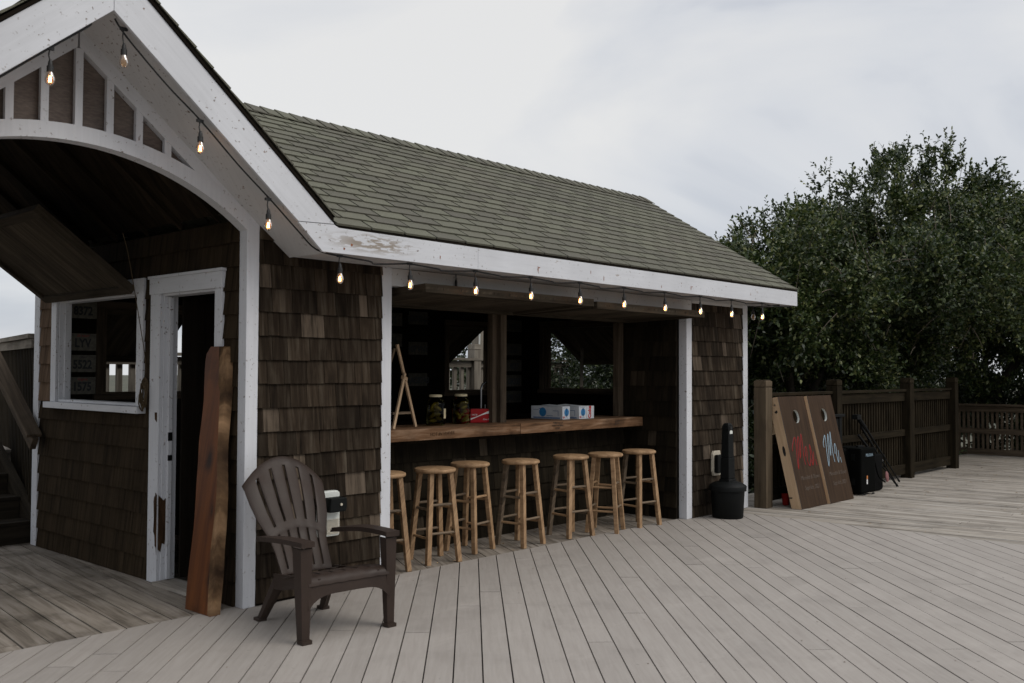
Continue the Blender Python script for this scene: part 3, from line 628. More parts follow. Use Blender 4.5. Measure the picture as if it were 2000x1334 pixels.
# rope
g = MB(); g.tube(smoothline([(-.31, 1.06, 2.44), (-.25, 1.10, 2.30), (-.16, 1.18, 2.05), (-.05, 1.24, 1.62), (-.03, 1.255, 1.48)], 6), .003, 6)
for k in range(7):
    rr = .045 + .012 * R(); cz = 1.36 - .012 * k + U(-.02, .02); P = []
    for i in range(15):
        a = 2 * math.pi * i / 14; P.append((-.03 - .004 * k + .006 * math.sin(3 * a + k), 1.262 + rr * .75 * math.cos(a), cz + rr * 1.9 * math.sin(a)))
    g.tube(P, .005, 6, False)
part('rope', g, M['rope'], None, True, label='thin brown rope hanging from the porch ceiling to a coil beside the door', cat='rope')

# ------------------------------------------------------------------ wood slab
r = root('wood_slab', 'tall oiled live edge wood slab leaning on the wall by the porch post', 'wood slab', (-.22, .1, 0))
fb = [(.0, .175), (.25, .155), (.5, .135), (.9, .115), (1.05, .125), (1.3, .10), (1.55, .098), (1.62, .085), (1.655, .04)]
bb_ = [(0, -.13), (.22, -.145), (.4, -.13), (.75, -.14), (1.0, -.125), (1.3, -.125), (1.5, -.13), (1.66, -.125)]
def knots(m, pts):
    nt = m.node_tree; bs = next(n for n in nt.nodes if n.type == 'BSDF_PRINCIPLED'); src = bs.inputs['Base Color'].links[0].from_socket
    for (c, sc_, rad) in pts:
        tcn = nt.nodes.new('ShaderNodeTexCoord'); mpn = nt.nodes.new('ShaderNodeMapping'); mpn.vector_type = 'POINT'; mpn.inputs['Scale'].default_value = sc_; nt.links.new(tcn.outputs['Object'], mpn.inputs[0])
        nz_ = nt.nodes.new('ShaderNodeTexNoise'); nz_.inputs['Scale'].default_value = 14; nt.links.new(tcn.outputs['Object'], nz_.inputs['Vector'])
        d = nt.nodes.new('ShaderNodeVectorMath'); d.operation = 'DISTANCE'; nt.links.new(mpn.outputs[0], d.inputs[0]); d.inputs[1].default_value = tuple(a * b for a, b in zip(c, sc_))
        ad = nt.nodes.new('ShaderNodeMath'); ad.operation = 'MULTIPLY_ADD'; nt.links.new(nz_.outputs['Fac'], ad.inputs[0]); ad.inputs[1].default_value = rad * .9; nt.links.new(d.outputs['Value'], ad.inputs[2])
        mr = nt.nodes.new('ShaderNodeMapRange'); nt.links.new(ad.outputs[0], mr.inputs[0]); mr.inputs[1].default_value = rad * .55; mr.inputs[2].default_value = rad * 1.6; mr.inputs[3].default_value = .88; mr.inputs[4].default_value = 0
        mxn = nt.nodes.new('ShaderNodeMix'); mxn.data_type = 'RGBA'; nt.links.new(mr.outputs[0], mxn.inputs[0]); nt.links.new(src, mxn.inputs[6]); mxn.inputs[7].default_value = (.010, .005, .003, 1); src = mxn.outputs[2]
    nt.links.new(src, bs.inputs['Base Color'])
knots(M['slab'], [((0, .10, .94), (0, 1, .45), .05), ((0, -.07, .25), (0, 1, .35), .06), ((0, .0, .62), (0, 1, .3), .02)])
knots(M['bark'], [((0, -.12, .25), (0, .6, .5), .06), ((0, -.05, .95), (0, .6, .35), .07), ((0, -.02, 1.35), (0, .6, .6), .05)])
def interp(tb, z):
    for (a, u), (b, w) in zip(tb, tb[1:]):
        if a <= z <= b: return u + (w - u) * (z - a) / (b - a)
    return tb[-1][1]
g = MB(); gb_ = MB(); N = 34; T = .07; lean = lambda z: .20 * z / 1.66
rows = []
for i in range(N + 1):
    z = 1.655 * i / N; yf = interp(fb, z) + .006 * math.sin(z * 9); yb = interp(bb_, z) + .010 * math.sin(z * 7 + 1); bw = .03 + .02 * math.sin(z * 5) + (.02 if z > 1.4 else 0)
    x = lean(z); yo = .10 * z / 1.66 + .11 * z / 1.66
    rows.append((x, z, yf + yo, yb + yo, bw))
for (x, z, yf, yb, bw), (x2, z2, yf2, yb2, bw2) in zip(rows, rows[1:]):
    def q(a, b, c, d, mb_): mb_.face([a, b, c, d], [(p[2] + 3, p[1] + p[0] * .5) for p in (a, b, c, d)])
    A = lambda xx, zz, y, d: (xx + d - .02, y, zz)
    q(A(x, z, yf, 0), A(x, z, yb + bw, 0), A(x2, z2, yb2 + bw2, 0), A(x2, z2, yf2, 0), g)
    q(A(x, z, yb + bw, 0), A(x, z, yb + .008, .02), A(x2, z2, yb2 + .008, .02), A(x2, z2, yb2 + bw2, 0), gb_)
    q(A(x, z, yb + .008, .02), A(x, z, yb, T), A(x2, z2, yb2, T), A(x2, z2, yb2 + .008, .02), gb_)
    q(A(x, z, yf, T), A(x, z, yf, 0), A(x2, z2, yf2, 0), A(x2, z2, yf2, T), gb_)
    q(A(x, z, yb, T), A(x, z, yf, T), A(x2, z2, yf2, T), A(x2, z2, yb2, T), g)
for rw in (rows[0], rows[-1]): g.face([(rw[0] - .02, rw[2], rw[1]), (rw[0] - .02, rw[3], rw[1]), (rw[0] + T - .02, rw[3], rw[1]), (rw[0] + T - .02, rw[2], rw[1])])
part('sawn_face', g, M['slab'], r, weld=True); part('bark_edge', gb_, M['bark'], r, weld=True)

# ------------------------------------------------------------------ plastic armchair (local: faces -y)
ch = root('adirondack_chair', 'dark brown plastic Adirondack armchair standing in front of the porch post', 'chair', (.115, -.635, 0), math.radians(-5))
def sheet(name, grid, skip, th, parent=ch):
    g = MB(); nr, nc = len(grid), len(grid[0]); vs = [p for r_ in grid for p in r_]
    fs = [(i * nc + j, i * nc + j + 1, (i + 1) * nc + j + 1, (i + 1) * nc + j) for i in range(nr - 1) for j in range(nc - 1) if not skip(i, j)]
    g.addmesh(vs, fs, lambda i: (vs[i][2], vs[i][0])); o = part(name, g, M['plastic'], parent, True)
    s = o.modifiers.new('solid', 'SOLIDIFY'); s.thickness = th; s.offset = 0
    b = o.modifiers.new('bev', 'BEVEL'); b.width = .002; b.segments = 2; b.limit_method = 'ANGLE'; es = o.modifiers.new('split', 'EDGE_SPLIT'); es.split_angle = math.radians(32); return o
# columns: 6 slats, 5 slots
cols = []; slat = []
ns = 6; sw = 1.0; gw = .27; tot = ns * sw + (ns - 1) * gw; u = 0
for k in range(ns):
    for j in range(4):
        cols.append((u + sw * j / 4) / tot); slat.append((k, j / 4))
    u += sw; cols.append(u / tot); slat.append((k, 1)); u += gw
def slotcol(j): return (j % 5) == 4
hw = [(0, .172), (.25, .180), (.38, .192), (.45, .206), (.6, .238), (.8, .262), (1.0, .276)]
grid = []; NR = 40
for i in range(NR + 1):
    s = i / NR; row_ = []
    for j, c in enumerate(cols):
        t = c * 2 - 1; top = .955 - .165 * abs(t) ** 2.0; z0 = .285 + .0 * t
        z = z0 + (top - z0) * s; w_ = interp(hw, s); x = t * w_
        k, fr = slat[j]; y = .135 + .30 * s ** 1.05 + .034 * (1 - t * t) * (.4 + s * .6) - .002 * math.sin(math.pi * fr) - (.006 * math.exp(-((s - .40) / .03) ** 2)) + (.012 * max(0, s - .95) / .05)
        row_.append((x, y, z))
    grid.append(row_)
sheet('backrest', grid, lambda i, j: slotcol(j) and ((1 < i < 15) or (17 < i < 37)), .014)
# seat with rolled front
prof = [(.17, .265), (.05, .29), (-.08, .325), (-.2, .348), (-.27, .355), (-.305, .350), (-.325, .335), (-.333, .31)]
pr = smoothline([(0, a, b) for a, b in prof], 4); grid = []
for i, p in enumerate(pr):
    f = i / (len(pr) - 1); w_ = .20 + .07 * f
    grid.append([((c * 2 - 1) * w_, p.y, p.z - .003 * math.sin(math.pi * slat[j][1])) for j, c in enumerate(cols)])
sheet('seat', grid, lambda i, j: slotcol(j) and 3 < i < 17, .012)
# apron with arch
g = MB(); n = 16
for i in range(n):
    a = -1 + 2 * i / n; b = -1 + 2 * (i + 1) / n
    zl = lambda t: .255 - .075 * abs(t) ** 5
    g.prism([(a * .27, -.338, zl(a)), (b * .27, -.338, zl(b)), (b * .27, -.331, .318), (a * .27, -.331, .318)], (0, .012, 0))
part('apron', g, M['plastic'], ch, True)
for s_ in (1, -1):
    # front leg: L-shaped tapered
    g = MB()
    def ring(z): f = z / .54; return (.260 - .015 * f, .045 + .030 * f, -.335 + .0 * f, .055 + .04 * f)
    zs_ = [0, .02, .15, .3, .42, .52]
    for a, b in zip(zs_, zs_[1:]):
        (x0, w0, y0, d0), (x1, w1, y1, d1) = ring(a), ring(b)
        for (p, q) in (((0, w0, 0, .014), (0, w1, 0, .014)), ((w0 - .014, w0, .014, d0), (w1 - .014, w1, .014, d1)), ((0, .012, .014, d0 * .7), (0, .012, .014, d1 * .7))):
            lo = [(s_ * (x0 + p[0]), y0 + p[2], a), (s_ * (x0 + p[1]), y0 + p[2], a), (s_ * (x0 + p[1]), y0 + p[3], a), (s_ * (x0 + p[0]), y0 + p[3], a)]
            hi = [(s_ * (x1 + q[0]), y1 + q[2], b), (s_ * (x1 + q[1]), y1 + q[2], b), (s_ * (x1 + q[1]), y1 + q[3], b), (s_ * (x1 + q[0]), y1 + q[3], b)]
            vs = lo + hi; fs = [(3, 2, 1, 0), (4, 5, 6, 7), (0, 1, 5, 4), (1, 2, 6, 5), (2, 3, 7, 6), (3, 0, 4, 7)]
            if s_ < 0: fs = [f[::-1] for f in fs]
            g.addmesh(vs, fs, lambda i: (vs[i][2], vs[i][0]))
    x0 = s_ * .282; g.prism([(x0 - .03, -.352, 0), (x0 + .03, -.352, 0), (x0 + .034, -.30, 0), (x0 - .034, -.30, 0)], (0, 0, .022))
    part('leg', g, M['plastic'], ch)
    g = MB(); P0 = [(s_ * .155, .06, .30), (s_ * .205, .10, .30), (s_ * .205, .17, .28), (s_ * .155, .17, .28)]; P1 = [(s_ * .195, .275, 0), (s_ * .235, .285, 0), (s_ * .235, .325, 0), (s_ * .195, .325, 0)]
    vs = P0 + P1; fs = [(0, 1, 2, 3), (7, 6, 5, 4), (0, 4, 5, 1), (1, 5, 6, 2), (2, 6, 7, 3), (3, 7, 4, 0)]
    if s_ > 0: fs = [f[::-1] for f in fs]
    g.addmesh(vs, fs, lambda i: (vs[i][2], vs[i][0])); g.prism([(s_ * .19, .27, 0), (s_ * .245, .27, 0), (s_ * .245, .34, 0), (s_ * .19, .34, 0)], (0, 0, .02)); part('leg', g, M['plastic'], ch, bevel=.004)
    g = MB(); g.prism([(s_ * .19, -.33, .30), (s_ * .19, -.33, .345), (s_ * .2, .16, .30), (s_ * .2, .16, .21), (s_ * .2, .05, .22)], (s_ * .012, 0, 0)); part('side_rail', g, M['plastic'], ch)
    # armrest: curved plan outline
    inn = smoothline([(s_ * .225, .21, .505), (s_ * .250, .10, .52), (s_ * .252, -.05, .538), (s_ * .245, -.22, .545), (s_ * .238, -.345, .545)], 4)
    out = smoothline([(s_ * .235, .245, .50), (s_ * .325, .16, .515), (s_ * .352, .02, .535), (s_ * .338, -.18, .545), (s_ * .326, -.355, .545)], 4)
    g = MB(); m = len(inn)
    for i in range(m - 1):
        a, b, c_, d_ = inn[i], out[i], out[i + 1], inn[i + 1]; mid = (a + b) / 2; 
        g.prism([a, b, c_, d_], (0, 0, .014))
        lp = V((0, 0, -.013)); oo = V((s_ * -.008, 0, 0))
        g.prism([b, c_, c_ + oo, b + oo], lp)
        g.prism([a, d_, d_ - oo, a - oo], lp)
    g.prism([inn[-1], out[-1], out[-1] + V((0, .01, 0)), inn[-1] + V((0, .01, 0))], (0, 0, -.016))
    part('armrest', g, M['plastic'], ch)

# ------------------------------------------------------------------ bar stools
def stool_proto():
    r = root('bar_stool', 'x', 'bar stool', (0, 0, 0), 0, 'wooden bar stools along the counter')
    g = MB(); g.lathe([(.120, .700), (.155, .702), (.166, .711), (.168, .720), (.164, .731), (.150, .737), (.0, .738)], 28, (0, 0, 0), True); part('seat', g, M['stool'], r, True)
    F, T = .142, .088
    def at_(k, z): f = z / .70; a = [(1, 1), (-1, 1), (-1, -1), (1, -1)][k]; d = F + (T - F) * f; return V((a[0] * d, a[1] * d, z))
    for k in range(4):
        g = MB(); a, b = at_(k, 0), at_(k, .702); g.prism([a + V((-.019, -.019, 0)), a + V((.019, -.019, 0)), a + V((.019, .019, 0)), a + V((-.019, .019, 0))], b - a); part('leg', g, M['stool'] if k != 1 else M['stool_grey'], r, bevel=.003)
    for k in range(4):
        for z in ((.20, .42) if k % 2 else (.235, .455)):
            g = MB(); a, b = at_(k, z), at_((k + 1) % 4, z); g.tube([a, b], .0105, 8); part('stretcher', g, M['stool'] if k in (1, 3) else M['stool_grey'], r, True)
    return r
sp0 = stool_proto()
SS = [(1.39, .30, -14, 'bar stool mostly hidden behind the left white bar post'), (1.907, .29, -12, 'second stool from the left white post, pale honey wood'),
      (2.43, .42, 12, 'stool set closest to the shingled bar wall, its legs worn grey'), (2.92, .285, 5, 'middle stool under the counter seam, with one dark weathered leg'),
      (3.585, .262, -10, 'stool in front of the blue and white drink cartons, gap on its left'), (4.01, .185, 24, 'stool turned sideways with a worn pale patch on its seat rim'),
      (4.53, .165, -8, 'last stool beside the right white bar post')]
for i, (x, y, a, lab) in enumerate(SS):
    o = sp0 if i == 0 else copy_tree(sp0)
    o.location = (x, y, -.003 if y > .09 else 0); o.rotation_euler = (0, 0, math.radians(a)); o['label'] = lab
    for c_ in o.children:
        if i and c_.name.startswith(('leg', 'stretcher')) and R() < .45:
            c_.material_slots[0].link = 'OBJECT'; c_.material_slots[0].material = M['stool'] if R() < .6 else M['stool_grey']

# ------------------------------------------------------------------ things on the counter
zt = 1.03
r = root('tabletop_easel', 'small wooden A frame easel at the left end of the bar counter', 'easel', (2.02, .70, zt))
g = MB(); g.beam((.12, .085, .0), (-.14, .03, .69), .022, .018, (0, 1, 0)); part('leg', g, M['pine'], r)
g = MB(); g.beam((-.26, -.07, 0.0), (-.055, .03, .45), .022, .018, (0, 1, 0)); part('leg', g, M['pine'], r)
g = MB(); g.beam((-.24, .25, 0), (-.14, .06, .66), .018, .016, (0, 1, 0)); part('leg', g, M['stool_grey'], r)
g = MB(); g.beam((-.17, .05, .12), (.08, .09, .12), .02, .02); part('crossbar', g, M['stool_grey'], r)
g = MB(); g.beam((-.085, .02, .42), (-.03, .04, .40), .028, .03); part('hinge_block', g, M['pine'], r)
def jar(x, y, lab, label_side):
    r = root('pickle_jar', lab, 'jar', (x, y, zt), 0, 'pickle jars on the bar counter')
    g = MB(); g.lathe([(.0, .0), (.075, .0), (.088, .012), (.09, .03), (.09, .18), (.083, .205), (.06, .225), (.052, .235), (.052, .25)], 24, (0, 0, 0), False); part('glass', g, M['jar_glass'], r, True)
    g = MB(); g.lathe([(.0, .251), (.057, .246), (.057, .262), (.05, .267), (.0, .267)], 24, (0, 0, 0), False); part('lid', g, M['cream'], r, True)
    for k in range(9):
        a = U(0, 6.28); rr = U(.02, .05); z = .03 + .018 * k; d = V((math.cos(a * 2), math.sin(a * 2), U(-.6, .9))).normalized() * .04; c = V((rr * math.cos(a), rr * math.sin(a), z + .01))
        g = MB(); g.tube([c - d, c - d * .7, c, c + d * .7, c + d], [.004, .015, .019, .015, .004], 8); part('pickle', g, M['pickle'], r, True)
    if label_side:
        g = MB(); 
        for k in range(6):
            a = -1.75 + .17 * k + .35; b = a + .17; g.face([(.0912 * math.cos(a), .0912 * math.sin(a), .06), (.0912 * math.cos(b), .0912 * math.sin(b), .06), (.0912 * math.cos(b), .0912 * math.sin(b), .145), (.0912 * math.cos(a), .0912 * math.sin(a), .145)])
        part('paper_label', g, M['cream'], r, True)
jar(2.41, .83, 'large pickle jar with a cream paper label, nearer the easel', 1); jar(2.75, .86, 'large pickle jar without a paper label, beside the red carton', 0)
# red carton
c0 = V((2.66, .985, zt)); dxv = V((.92, -.30, 0)).normalized()
r = root('drink_carton', 'long red soda carton with a white wave between jar and bar post', 'carton', (2.83, .91, zt), math.radians(-24))
g = MB(); g.box(-.02, .30, -.0, .13, 0, .125); part('carton', g, M['red_card'], r, bevel=.003)
g = MB(); P = []
for i in range(15):
    t_ = i / 14; x = .0 + .29 * t_; z = .020 + .075 * (3 * t_ * t_ - 2 * t_ ** 3); h_ = .022 * (1 - .75 * math.sin(math.pi * t_)) + .0
    P.append((x, z, h_))
for a, b in zip(P, P[1:]): g.face([(a[0], -.0015, a[1] - a[2] * .5), (b[0], -.0015, b[1] - b[2] * .5), (b[0], -.0015, b[1] + b[2]), (a[0], -.0015, a[1] + a[2])])
part('white_wave', g, M['white_ink'], r)
txt('ORIGINAL TASTE', .02, (.06, -.0015, .072), (1, 0, 0), (0, 0, 1), M['white_ink'], r)
txt('Coca-Cola', .02, (.235, -.0015, .03), (1, 0, 0), (0, 0, 1), M['white_ink'], r, shear=.3)
txt('BEST BY', .022, (.3015, .06, .045), (0, 1, 0), (0, 0, 1), M['white_ink'], r)
# blue/white cartons
def carton(x, y, rz, L, lab, coke=False):
    r = root('drink_carton', lab, 'carton', (x, y, zt), math.radians(rz), 'blue and white drink cartons on the counter')
    g = MB(); w = .122; g.box(0, w, 0, L, 0, .127); part('carton', g, M['white_card'], r, bevel=.003)
    def oval(o, ux, s1, s2): 
        g = MB(); g.face([V(o) + V(ux) * (s1 * math.cos(2 * math.pi * k / 24)) + V((0, 0, s2 * math.sin(2 * math.pi * k / 24))) for k in range(24)]); return g
    part('blue_emblem', oval((.066, -.0015, .068), (1, 0, 0), .037, .037), M['blue'], r)
    txt('SELTZER', .022, (.066, -.0025, .068), (0, 0, 1), (-1, 0, 0), M['plate_ink'], r)
    txt('24', .026, (.02, -.0015, .02), (1, 0, 0), (0, 0, 1), M['red'], r, bold=.001)
    part('blue_emblem', oval((-.0015, L * .62, .068), (0, -1, 0), .045, .045), M['blue'], r)
    g = MB()
    for (a, b, z0, z1) in ((.05, .12, .08, .086), (.05, .056, .03, .08), (.12, .2, .03, .036), (.03, L - .03, .005, .02), (.26, .3, .1, .106), (.28, .286, .04, .1), (L - .1, L - .03, .09, .094)):
        g.face([(-.0014, a, z0), (-.0014, b, z0), (-.0014, b, z1), (-.0014, a, z1)][::-1])
    for (a, b, z0, z1) in ((.012, .10, .112, .115), (.03, .09, .012, .016)): g.face([(a, -.0014, z0), (b, -.0014, z0), (b, -.0014, z1), (a, -.0014, z1)])
    part('printed_lines', g, M['bluegrey'], r)
    g = MB(); P = [(-.0, .12, .128), (.06, .22, .150), (.1, .30, .132)]; g.prism([(.0, .02, .1285), (.11, .02, .1285), (.12, .26, .140), (.01, .28, .135)], (0, 0, .001)); part('torn_flap', g, M['white_card'], r)
    return r
carton(3.975, .685, 2, .40, 'left blue and white drink carton with a round blue emblem, torn open on top')
carton(4.165, .628, 2, .36, 'middle blue and white drink carton with a round blue emblem')
r = root('drink_carton', 'white carton with vertical red lettering at the right end of the carton row', 'carton', (4.30, .640, zt), math.radians(4), 'blue and white drink cartons on the counter')
g = MB(); g.box(0, .135, 0, .36, 0, .127); part('carton', g, M['white_card'], r, bevel=.003); txt('Coke', .068, (.055, -.0015, .066), (0, 0, 1), (-1, 0, 0), M['red'], r, bold=.003, squeeze=.82)
# faucet
r = root('faucet', 'black gooseneck faucet behind the red carton', 'faucet', (3.92, 1.75, .93))
g = MB(); P = [(0, 0, .0), (0, 0, .38)] + [(.075 - .075 * math.cos(a), -.0, .38 + .075 * math.sin(a)) for a in [math.pi * k / 10 for k in range(1, 11)]] + [(.15, 0, .34)]; g.tube(P, .011, 10); part('spout', g, M['steel'], r, True)
g = MB(); g.tube([(.06, 0, .12), (.06, 0, .22)], .006, 8); g.tube([(0, 0, .1), (.06, 0, .12)], .006, 8); part('handle', g, M['steel'], r, True)
g = MB(); g.lathe([(.03, 0), (.03, .02), (.02, .04), (.018, .1)], 14); part('base', g, M['steel'], r, True)
g = MB(); g.box(3.3, 4.9, 1.45, 2.1, .0, .93); part('sink_cabinet', g, M['dark_wood'], None, label='dark cabinet under the gooseneck faucet inside the bar', cat='cabinet')

# ------------------------------------------------------------------ cigarette receptacle
r = root('cigarette_receptacle', 'black plastic cigarette receptacle with tall neck beside the right bar post', 'ash bin', (5.555, -.23, 0))
g = MB(); g.lathe([(.0, .0), (.150, .0), (.158, .01), (.172, .27), (.172, .29)], 28, (0, 0, 0), False); part('bucket', g, M['black'], r, True)
g = MB(); g.lathe([(.172, .275), (.190, .28), (.193, .325), (.187, .335), (.150, .358), (.085, .378), (.0, .385)], 28, (0, 0, 0), False); part('lid', g, M['black'], r, True)
def sq(z, w): return [(-w, -w * .8, z), (w, -w * .8, z), (w, w * .8, z), (-w, w * .8, z)]
g = MB()
for (z0, w0, z1, w1) in ((.365, .075, .40, .072), (.40, .064, .62, .060), (.62, .056, .90, .050), (.90, .050, .95, .047), (.95, .047, .975, .028)):
    vs = sq(z0, w0) + sq(z1, w1); g.addmesh(vs, [(3, 2, 1, 0), (4, 5, 6, 7), (0, 1, 5, 4), (1, 2, 6, 5), (2, 3, 7, 6), (3, 0, 4, 7)], lambda i: (vs[i][2], vs[i][0]))
part('neck', g, M['black'], r, bevel=.006)
g = MB(); g.tube([(0, -.035, .925), (0, -.0445, .925)], .017, 14); part('opening', g, M['outline'], r)
g = MB(); g.prism([(-.027, -.0415, .865), (.027, -.0415, .865), (.027, -.0415, .892), (.014, -.0415, .90), (-.014, -.0415, .90), (-.027, -.0415, .892)], (0, -.002, 0)); part('ash_plate', g, M['white_plastic'], r)

# ------------------------------------------------------------------ cornhole boards
def cornhole(x0, yb, lab, words, mcol, strokes, w=.645, L=1.262, back=.285):
    r = root('cornhole_board', lab, 'cornhole board', (x0, yb, 0), 0, 'wedding cornhole boards')
    ux = V((1, 0, 0)); uv_ = V((0, back, math.sqrt(L * L - back * back))) / L; n = ux.cross(uv_)   # points to the viewer (-y)
    Mx = Matrix(((1, uv_.x, n.x, 0), (0, uv_.y, n.y, 0), (0, uv_.z, n.z, 0), (0, 0, 0, 1)))
    hole = (w / 2 + .02, L - .235, .076)
    # deck face with a round hole, as a ring of quads to the rectangle border
    g = MB(); rim = MB(); N = 48; ring = []; outer = []
    for k in range(N):
        a = 2 * math.pi * (k + .5) / N; c, s_ = math.cos(a), math.sin(a); ring.append((hole[0] + hole[2] * c, hole[1] + hole[2] * s_))
        k_ = min((.2 / abs(c)) if abs(c) > 1e-6 else 9, (.2 / abs(s_)) if abs(s_) > 1e-6 else 9); outer.append((hole[0] + k_ * c, hole[1] + k_ * s_))
    def quad(pts, z=.0): g.face([(p[0], p[1], z) for p in pts], [(p[1] + 5, p[0]) for p in pts])
    for k in range(N):
        j = (k + 1) % N; quad([ring[k], outer[k], outer[j], ring[j]])
        rim.face([(ring[j][0], ring[j][1], -.0005), (ring[j][0], ring[j][1], -.030), (ring[k][0], ring[k][1], -.020), (ring[k][0], ring[k][1], -.0005)])
    part('hole_rim', (lambda q: q.xf(Mx))(rim), M['white_plastic'], r, weld=True)
    # fill around the 0.4 square (corner gaps are sub-pixel slivers closed by a backing quad set)
    X0, X1, Y0, Y1 = hole[0] - .2, hole[0] + .2, hole[1] - .2, hole[1] + .2
    for (a, b, c, d) in ((0, X0, 0, L), (X1, w, 0, L), (X0, X1, 0, Y0), (X0, X1, Y1, L)): quad([(a, c), (b, c), (b, d), (a, d)])
    for sx, sy in ((1, 1), (-1, 1), (-1, -1), (1, -1)):
        C = (hole[0] + .2 * sx, hole[1] + .2 * sy); near = sorted(outer, key=lambda p: (p[0] - C[0]) ** 2 + (p[1] - C[1]) ** 2)[:2]; pts = [C, near[0], near[1]]
        ar = (pts[1][0] - pts[0][0]) * (pts[2][1] - pts[0][1]) - (pts[1][1] - pts[0][1]) * (pts[2][0] - pts[0][0]); quad(pts if ar > 0 else pts[::-1])
    part('deck_panel', g.xf(Mx), M['walnut'], r, weld=True)
    g = MB(); g.box(0, .02, 0, L, -.12, -.001); sd = part('side_frame', g.xf(Mx), M['pine'], r, bevel=.002)
    g = MB(); g.box(w - .02, w, 0, L, -.12, -.001); part('side_frame', g.xf(Mx), M['pine'], r, bevel=.002)
    g = MB(); g.box(.02, w - .02, 0, .02, -.12, -.001); g.box(.02, w - .02, L - .02, L, -.12, -.001); part('end_frame', g.xf(Mx), M['pine'], r)
    g = MB(); g.prism([(-.0015, L * .52 + .045 * math.sin(a) * (1.6 if abs(math.sin(a)) > .3 else 1) * .8, -.06 + .017 * math.cos(a)) for a in [2 * math.pi * k / 20 for k in range(20)]], (.003, 0, 0)); part('handle_slot', g.xf(Mx), M['outline'], sd)
    g = MB(); g.lathe([(.0, 0), (.010, .0), (.010, .006), (.0, .008)], 10); g.xf(Matrix.Translation((0, L - .085, -.05)) @ Matrix.Rotation(-math.pi / 2, 4, 'Y')); part('bolt', g.xf(Mx), M['steel'], sd)
    g = MB(); g.prism([(-.0015, L - .16, -.075), (-.0015, L - .145, -.04), (-.0015, L - .17, -.035), (-.0015, L - .185, -.06)], (.003, 0, 0)); g.prism([(-.0015, .135, -.12), (-.0015, .150, -.12), (-.0015, .145, -.08), (-.0015, .13, -.085)], (.003, 0, 0)); part('notch', g.xf(Mx), M['outline'], sd)
    g = MB(); g.box(.03, .06, L - .40, L - .06, -.20, -.121); part('leg', g.xf(Mx), M['pine'], r); g = MB(); g.box(w - .06, w - .03, L - .40, L - .06, -.20, -.121); part('leg', g.xf(Mx), M['pine'], r)
    g = MB(); g.box(0, w, -.0, L, .0004, .0012); 
    # black pinstripe on the panel's left rim
    g = MB(); g.box(.0, .008, 0, L, -.0, .0012); part('edge_trim', g.xf(Mx), M['outline'], r)
    for nm, mm, rad, lift in (('lettering_outline', M['outline'], .0115, .001), ('lettering', mcol, .0075, .0035)):
        g = MB()
        for st in strokes:
            P = smoothline([(a * w, b * L, lift) for a, b in st], 6); g.tube(P, rad, 8, True, (0, 0, 1))
        part(nm, g.xf(Mx), mm, r, True, label=words)
    o1 = Mx @ V((w * .56, L * .262, .0015)); o2 = Mx @ V((w * .56, L * .172, .0015))
    txt('Meredith & Shawn', .067, o1, ux, uv_, M['script'], r, 'small_script', .35, squeeze=.92, bold=-.0005); txt('Sept 6th, 2021', .067, o2, ux, uv_, M['script'], r, 'small_script', .35, squeeze=.92, bold=-.0005)
def conv_s(pts, x0, y0, k, wpx, hpx):
    out = []
    for x, y in pts:
        f = (y - y0) / hpx; out.append(((x - (x0 + (y - y0) * k)) / wpx, 1 - f)); 
    return out
MR = [[(262, 685), (258, 635), (272, 560), (285, 545), (296, 600), (310, 760), (328, 878), (326, 760), (314, 600), (320, 538), (332, 600), (345, 770), (350, 640), (350, 512), (366, 600), (385, 760), (405, 845)], [(405, 760), (398, 680), (408, 655), (420, 720), (425, 800), (455, 862), (462, 760), (448, 640), (462, 680), (485, 780), (487, 860), (470, 800)], [(490, 862), (498, 780), (492, 715)], [(517, 800), (534, 868)]]
MR2 = [[(596, 640), (588, 590), (600, 525), (608, 522), (618, 600), (630, 720), (648, 836), (650, 720), (640, 580), (642, 505), (655, 600), (672, 730), (672, 620), (668, 482), (684, 600), (700, 720), (720, 803)], [(725, 720), (718, 640), (724, 615), (738, 660), (745, 740), (765, 812), (768, 740), (762, 685)], [(787, 762), (801, 820)]]
cornhole(6.632, -.525, 'walnut cornhole board lettered Mrs. in red, the nearer of the pair', 'red script reading Mrs.', M['mrs_red'], [conv_s(s_, 95, 92, .2245, 290, 1205) for s_ in MR])
cornhole(7.315, -.545, 'walnut cornhole board lettered Mr. in pale blue, the farther of the pair', 'pale blue script reading Mr.', M['mr_blue'], [conv_s(s_, 408, 85, .2215, 283, 1130) for s_ in MR2])

# ------------------------------------------------------------------ fences
def fpost(g, x, y, h, s=.15):
    g.box(x, x + s, y, y + s, -.1, h - .085); g.box(x + .006, x + s - .006, y + .006, y + s - .006, h - .085, h - .075); g.box(x, x + s, y, y + s, h - .075, h - .012); g.box(x + .012, x + s - .012, y + .012, y + s - .012, h - .012, h)
F = root('picket_fence', 'dark picket fence with heavy square posts behind the cornhole boards', 'fence', (6.45, -.1, 0)); fo = (6.45, -.1, 0)
for i, x in enumerate((6.45, 8.30, 10.75, 12.66)):
    g = MB(); fpost(g, x - 6.45, -.095, 1.417 + (0, 0, .02, .02)[i]); part('post', g, M['postwood'] if i == 0 else M['fence'], F, bevel=.006)
sp_ = [(6.6, 8.3), (8.45, 10.75), (10.9, 12.66)]
for a, b in sp_:
    for nm, bx in (('top_rail', (-.045, .045, 1.235, 1.27)), ('rail', (-.02, .018, 1.10, 1.225)), ('rail', (-.02, .018, .60, .69)), ('rail', (-.02, .018, .05, .19))):
        g = MB(); g.box(a - 6.45, b - 6.45, bx[0], bx[1], bx[2], bx[3]); part(nm, g, M['fence'], F, bevel=.003)
    x = a + .05
    while x < b - .03:
        g = MB(); g.box(x - 6.45, x - 6.45 + .036, .02 + .0, .056, .06, 1.22); part('picket', g, M['fence'], F); x += .088
